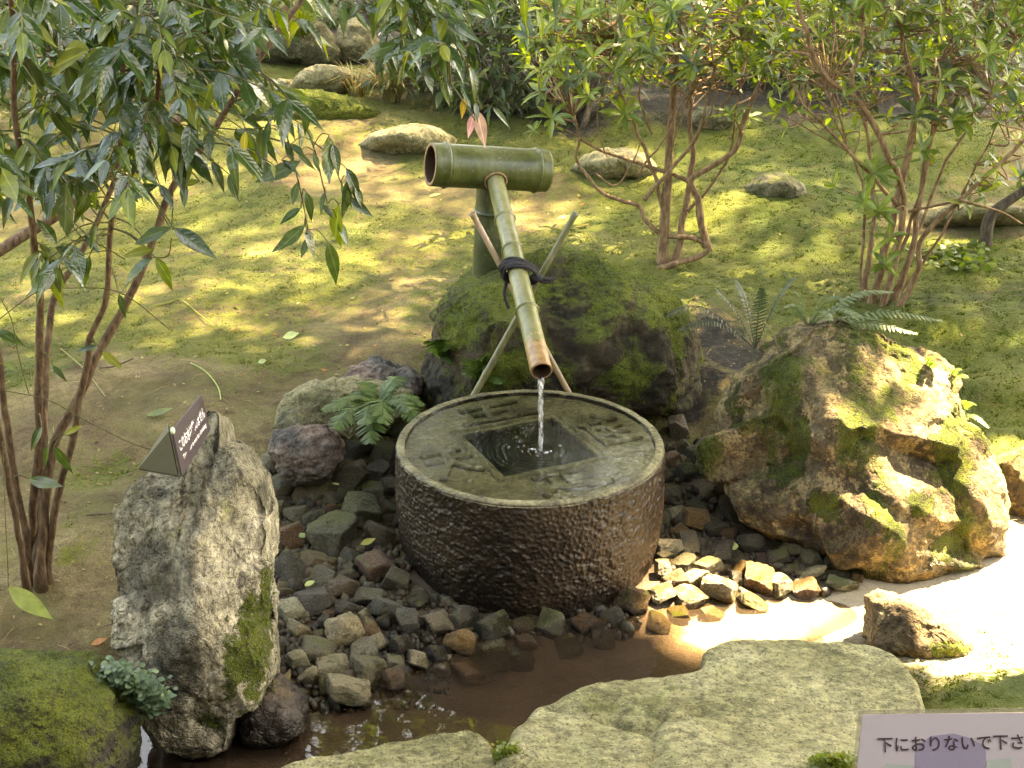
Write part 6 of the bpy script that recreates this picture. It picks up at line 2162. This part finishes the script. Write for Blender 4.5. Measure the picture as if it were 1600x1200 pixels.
M_LIME = leaf_mat('lime_leaf', (.30, .36, .10), (.34, .40, .13), (.30, .38, .12), .5, .3)
fallen(455, 525, 26, M_LIME, 'round pale lime leaf lying on the moss left of the boulder', ang=.2, wid=.7)
fallen(250, 645, 44, L_NANY, 'green fallen leaf on the soil just behind the folded sign', .02, ang=.15, wid=.35)
fallen(1145, 853, 22, M_LIME, 'yellow-green leaf on the wet cobbles right of the basin', .05, ang=1.6, wid=.75)
fallen(575, 847, 26, L_YEL, 'ochre leaf on a shaded cobble left of the basin', .07, ang=.4)
fallen(473, 838, 30, L_NANY, 'narrow green leaf on a rusty cobble beside the upright stone', .08, ang=-1.1, wid=.35)
fallen(484, 912, 18, M_LIME, 'small lime leaf on an olive cobble in the left heap', .06, ang=.5, wid=.7)
fallen(155, 1003, 26, L_ORG, 'curled brown leaf on bare soil left of the upright stone', .01, ang=.4)
fallen(410, 565, 14, M_LIME, 'small pale leaf fragment on the bare soil above the fern', .01, ang=.3, wid=.8)
fallen(880, 340, 20, M_LIME, 'pale leaf on the moss just right of the bamboo stick tip', .01, ang=.1)
fallen(910, 353, 24, L_YEL, 'yellow leaf on the moss beyond the bamboo stick tip', .01, ang=-.1, wid=.3)
fallen(680, 305, 20, M_LIME, 'pale leaf on bare soil under the crossbar end', .01, ang=.1, wid=.35)
fallen(525, 757, 20, M_LIME, 'pale folded leaf on the cobbles under the rounded stone', .10, ang=-.9, wid=.4)
fallen(448, 1062, 40, L_DRY, 'curled tan leaf beside the dark wet stone', .05, ang=1.4, wid=.35)
# scattered bits that nothing tells apart
r_ = np.random.default_rng(5)
bm_ = []
zz = []
for k in range(46):
    px, py = r_.uniform(250, 1000), r_.uniform(300, 600)
    if 650 < px < 1000 and py > 400:
        continue
    fallen(px, py, r_.uniform(6, 11), (L_DRY, L_YEL, L_ORG)[k % 3], 'tiny dry leaf scrap scattered on the moss and soil', .006, wid=.5)


ps_ = []
Lb = leaf_tpl(2, .5, .3, .35, .5)
for k in range(2600):
    px, py = r_.uniform(-20, 1620), r_.uniform(190, 1000)
    p = atZ(px, py, .25)
    p[2] = float(hz(p[0], p[1])[0]) + .008
    if p[2] < .05:
        continue
    a = r_.uniform(0, 2 * PI)
    if k % 3:
        Rm = np.stack(frame(np.array([math.cos(a), math.sin(a), r_.uniform(-.3, .3)]), np.array([0, -.2, 1.]) + r_.normal(0, .5, 3))) * r_.uniform(.008, .024)
        ps_.append((Lb[0] @ Rm + p, fix(Lb[1])))
    else:
        d = np.array([math.cos(a), math.sin(a), r_.uniform(-.05, .15)]) * r_.uniform(.015, .05)
        ps_.append(ttube(np.array([p - d, p + np.array([0, 0, .003]), p + d]), .0011, 3, False))
V, F = merge(ps_)
tag(solo('leaf_litter', V, F, leaf_mat('litter_bits', (.06, .035, .015), (.16, .10, .04), (.32, .24, .10), .7, .15), (0, 2, .3)), 'scattered dry leaf scraps and needles on the garden ground', 'litter', kind='stuff')


def stalk(pts, label, mat, r=.0028):
    P = smooth_path([onG(a, b, .012) for a, b in pts], 6)
    V, F = ttube(P, r, 6)
    tag(solo('fallen_stalk', V, F, mat, P[0]), label, 'stalk', 'fallen stalks')


stalk([(238, 478), (262, 473), (282, 468), (310, 490), (334, 509)], 'bent yellow stalk lying on the moss left of centre', L_YEL)
stalk([(298, 567), (318, 578), (332, 592), (342, 608), (345, 625)], 'curved yellow-green stalk just above the folded sign', M_LIME, .0026)
stalk([(95, 545), (130, 575), (150, 600), (165, 620)], 'thin brown stalk on the soil behind the shrub stems', L_DRY)
stalk([(155, 575), (180, 572), (208, 560)], 'dark bent stalk beside the shrub stems', B_DARK)
stalk([(135, 805), (165, 803), (190, 800)], 'short dark twig on bare soil against the upright stone', B_DARK)
# pale bamboo rail behind the left shrub
a_, b_ = gp(60, 135), gp(440, 160)
yb_ = float(gp(250, 160)[1])
rl = thing('bamboo_rail', (a_[0], yb_, a_[2]), 'thin pale bamboo rail on low posts behind the left shrub', 'fence')
P = px_path([(50, 84), (130, 110), (175, 123), (300, 112), (420, 118)][:3], yb_, yb_ - .1, 4)
part('rail', *ttube(P, .017, 10), M_BTAN, rl)
for px, py in ((75, 92), (168, 120)):
    q_ = atY(px, py, yb_)
    z0 = float(hz(q_[0], yb_)[0])
    part('post', *ttube(np.array([[q_[0], yb_ + .04, z0 - .05], [q_[0], yb_ + .04, (z0 + q_[2]) / 2], [q_[0], yb_ + .04, q_[2] + .03]]), .018, 10), M_BTAN, rl)

# ------------------------------------------------------------------ unseen trees that shade the garden, their crowns cut open for sun
SH = SUN[:2] / SUN[2]


def gproj(p):
    return np.asarray(p)[..., :2] - np.asarray(p)[..., 2:3] * SH


LIT = np.array([gproj(p) for p in (  # outline kept free of crown leaves so the sun patch falls there
    atZ(985, 990, 0), atZ(1000, 1005, 0), atZ(1092, 1054, 0), atZ(1240, 1006, .14), atZ(1385, 1006, .14), atZ(1440, 1075, .12), atZ(1620, 1086, .13), atZ(1760, 1040, .1), atZ(1760, 690, .12), atZ(1545, 655, .2),
    atY(1400, 525, .35), atY(1290, 500, .30), atY(1395, 650, .0), atZ(1312, 874, .05), atZ(1150, 866, .04), atZ(1030, 822, .10))] + [np.array([.29, .03]), np.array([.26, -.30])])
SPOT_P = .36
SPOTS = [(onG(*c_)[:2] - SH * onG(*c_)[2], r_) for c_, r_ in (((560, 275), .32), ((650, 310), .26), ((860, 345), .30), ((420, 380), .26), ((500, 420), .22), ((620, 400), .2), ((1080, 340), .25), ((1250, 420), .22), ((480, 190), .35), ((620, 225), .25), ((1000, 260), .25), ((780, 340), .2), ((340, 440), .15), ((250, 300), .3), ((1150, 330), .2), ((1450, 370), .2), ((700, 380), .16), ((560, 350), .2), ((930, 390), .18))]


def in_poly(P, Q):
    x, y = P[:, 0], P[:, 1]
    ins = np.zeros(len(P), bool)
    for (x0, y0), (x1, y1) in zip(Q, np.roll(Q, -1, axis=0)):
        c_ = ((y0 > y) != (y1 > y)) & (x < (x1 - x0) * (y - y0) / (y1 - y0 + 1e-12) + x0)
        ins ^= c_
    return ins


r_ = np.random.default_rng(123)
NCL = 6200
G0 = np.stack([r_.uniform(-4.2, 5.2, NCL), r_.uniform(-3.2, 11.5, NCL)], 1)
H0 = r_.uniform(4.6, 7.2, NCL) + np.clip((G0[:, 1] - .8) * 3, 0, 5.0) * r_.uniform(.6, 1.2, NCL)
thin = r_.uniform(0, 1, NCL) < np.where(G0[:, 1] > 1.0, .74, 1.0)
G0, H0 = G0[thin], H0[thin]
G1 = np.stack([r_.uniform(-3.2, 3.4, 1700), r_.uniform(-2.6, 1.0, 1700)], 1)
G0, H0 = np.concatenate([G0, G1]), np.concatenate([H0, r_.uniform(4.8, 7.4, 1700)])
NL = 15
cen3 = np.concatenate([G0 + H0[:, None] * SH, H0[:, None]], 1)
pos3 = (cen3[:, None, :] + r_.normal(0, 1, (len(cen3), NL, 3)) * np.where(G0[:, 1] > 1.0, .55, .20)[:, None, None]).reshape(-1, 3)
gg = gproj(pos3)
wobx = .05 * perlin(np.stack([gg[:, 0] * 9, gg[:, 1] * 9, gg[:, 0] * 0], 1))
keep = ~in_poly(gg + wobx[:, None], LIT)
for c_, rad in SPOTS:
    keep &= ~((np.linalg.norm(gg - c_, axis=1) < rad * (1 + wobx * 6)) & (r_.uniform(0, 1, len(gg)) < SPOT_P))
farl = np.repeat(np.concatenate([G0[:, 1] > 1.0]), NL)[keep]
pos3 = pos3[keep]
TR = np.array([(4.6, -1.6), (5.2, 3.2), (6.6, 7.6), (-4.4, 3.0), (-6.2, 9.2)])
own = np.argmin(((pos3[:, None, :2] - (TR[None] * np.array([.72, 1])[None])) ** 2).sum(2), 1)
LT, LF = leaf_tpl(2, .62, .2, .2, .45)
for k, (tx, ty) in enumerate(TR):
    z0 = float(hz(tx, ty)[0])
    th_ = thing('shade_tree', (tx, ty, z0), ['leafy tree to the right of the notice, leaning over the near bank', 'tall leafy tree far right of the fan-shaped shrub', 'tall leafy tree at the right rear corner beside the hedge', 'tall leafy tree far left of the glossy shrub', 'tall leafy tree at the left rear corner beside the hedge'][k], 'tree', 'trees shading the garden')
    pts_ = pos3[(own == k) & ~farl]
    ptf_ = pos3[(own == k) & farl]
    if not len(pts_):
        pts_ = ptf_[:40]
    ptb_ = np.concatenate([pts_, ptf_])
    P = smooth_path([(tx, ty, z0 - .2), (tx + .1, ty + .05, z0 + 1.6), (tx + .3, ty + .3, 3.6), (tx + .5, ty + .5, 5.6)], 8)
    part('trunk', *ttube(P, np.linspace(.17, .07, len(P)), 12), B_DARK, th_)
    for _ in range(16):
        q_ = ptb_[r_.integers(len(ptb_))]
        s0 = P[r_.integers(len(P) // 2, len(P))]
        B_ = smooth_path([s0, (s0 + q_) / 2 + np.array([0, 0, .25]), q_], 6)
        part('branch', *ttube(B_, np.linspace(.045, .012, len(B_)), 6), B_DARK, th_)
    n_ = len(pts_)
    D_ = r_.normal(size=(n_, 3)) + np.array([0, 0, -.3])
    U_ = np.array([0, 0, 1.]) + r_.normal(0, .5, (n_, 3))
    D_ /= np.linalg.norm(D_, axis=1)[:, None]
    X_ = np.cross(D_, U_)
    X_ /= np.linalg.norm(X_, axis=1)[:, None] + 1e-9
    Z_ = np.cross(X_, D_)
    Lr = r_.uniform(.13, .22, n_)
    V = pts_[:, None, :] + Lr[:, None, None] * (LT[None, :, 0:1] * X_[:, None] + LT[None, :, 1:2] * D_[:, None] + LT[None, :, 2:3] * Z_[:, None])
    F = (LF[None] + (np.arange(n_) * len(LT))[:, None, None]).reshape(-1, 4)
    crown = [(V.reshape(-1, 3), fix(F))]
    # the high outer crown: small leaves of two triangles
    rep = np.repeat(ptf_, 3, axis=0) + r_.normal(0, .22, (len(ptf_) * 3, 3))
    gf = gproj(rep)
    kk = ~in_poly(gf, LIT)
    for c_, rad in SPOTS:
        kk &= ~((np.linalg.norm(gf - c_, axis=1) < rad * 1.15) & (r_.uniform(0, 1, n_ * 0 + len(gf)) < SPOT_P))
    rep = rep[kk]
    n_ = len(rep)
    if n_:
        a1 = r_.normal(size=(n_, 3))
        a1 /= np.linalg.norm(a1, axis=1)[:, None]
        a2 = np.cross(a1, np.array([0, 0, 1.]) + r_.normal(0, .5, (n_, 3)))
        a2 /= np.linalg.norm(a2, axis=1)[:, None] + 1e-9
        l_ = r_.uniform(.045, .075, n_)[:, None]
        V2 = np.stack([rep - a1 * l_, rep + a2 * l_ * .45, rep + a1 * l_, rep - a2 * l_ * .45], 1).reshape(-1, 3)
        q4 = np.arange(n_ * 4).reshape(-1, 4)
        crown.append((V2, np.concatenate([q4[:, [0, 1, 2]], q4[:, [0, 2, 3]]])))
    tag(part('crown', *merge(crown), L_CAN, th_), kind='stuff')
# taller trees beyond the hedge, mirrored in the water
proto = None
for k, (tx, ty) in enumerate(((-7.5, 13.5), (-4.2, 15), (-1.6, 13.8), (1.2, 15.2), (5.6, 16.2))):
    z0 = float(hz(tx, ty)[0])
    if proto is None:
        proto = thing('garden_tree', (tx, ty, z0), 'x', 'tree', 'tall trees beyond the hedge')
        P = smooth_path([(tx, ty, z0 - .2), (tx + .1, ty, z0 + 2), (tx - .1, ty + .1, z0 + 4.5), (tx, ty, z0 + 11)], 8)
        tr_ = part('trunk', *ttube(P, np.linspace(.2, .05, len(P)), 12), B_DARK, proto)
        n_ = 5600
        cl = r_.normal(size=(350, 3))
        cl /= np.linalg.norm(cl, axis=1)[:, None]
        cl = np.array([tx, ty, z0 + 7.0]) + cl * r_.uniform(.3, 1, (350, 1)) ** .5 * np.array([2.3, 2.0, 5.2])
        pts_ = (cl[:, None] + r_.normal(0, .30, (350, 16, 3))).reshape(-1, 3)
        D_ = r_.normal(size=(n_, 3)) + np.array([0, 0, -.3])
        D_ /= np.linalg.norm(D_, axis=1)[:, None]
        U_ = np.array([0, 0, 1.]) + r_.normal(0, .5, (n_, 3))
        X_ = np.cross(D_, U_)
        X_ /= np.linalg.norm(X_, axis=1)[:, None] + 1e-9
        Z_ = np.cross(X_, D_)
        Lr = r_.uniform(.18, .30, n_)
        V = pts_[:, None, :] + Lr[:, None, None] * (LT[None, :, 0:1] * X_[:, None] + LT[None, :, 1:2] * D_[:, None] + LT[None, :, 2:3] * Z_[:, None])
        F = (LF[None] + (np.arange(n_) * len(LT))[:, None, None]).reshape(-1, 4)
        cr_ = tag(part('crown', V.reshape(-1, 3), F, L_CAN, proto), kind='stuff')
        o = proto
    else:
        o = proto.copy()
        COL.objects.link(o)
        o.location = (tx, ty, z0)
        o.rotation_euler = (0, 0, 1.3 * k)
        o.scale = (1, 1, .85 + .12 * k)
        for ch in (tr_, cr_):
            c_ = ch.copy()
            COL.objects.link(c_)
            c_.parent = o
    o['label'] = ['tall tree beyond the hedge at the far left', 'tall tree beyond the hedge behind the corner shrubs', 'tall tree beyond the hedge behind the far rocks', 'tall tree beyond the hedge behind the bamboo crossbar', 'tall tree beyond the hedge behind the fan-shaped shrub'][k]
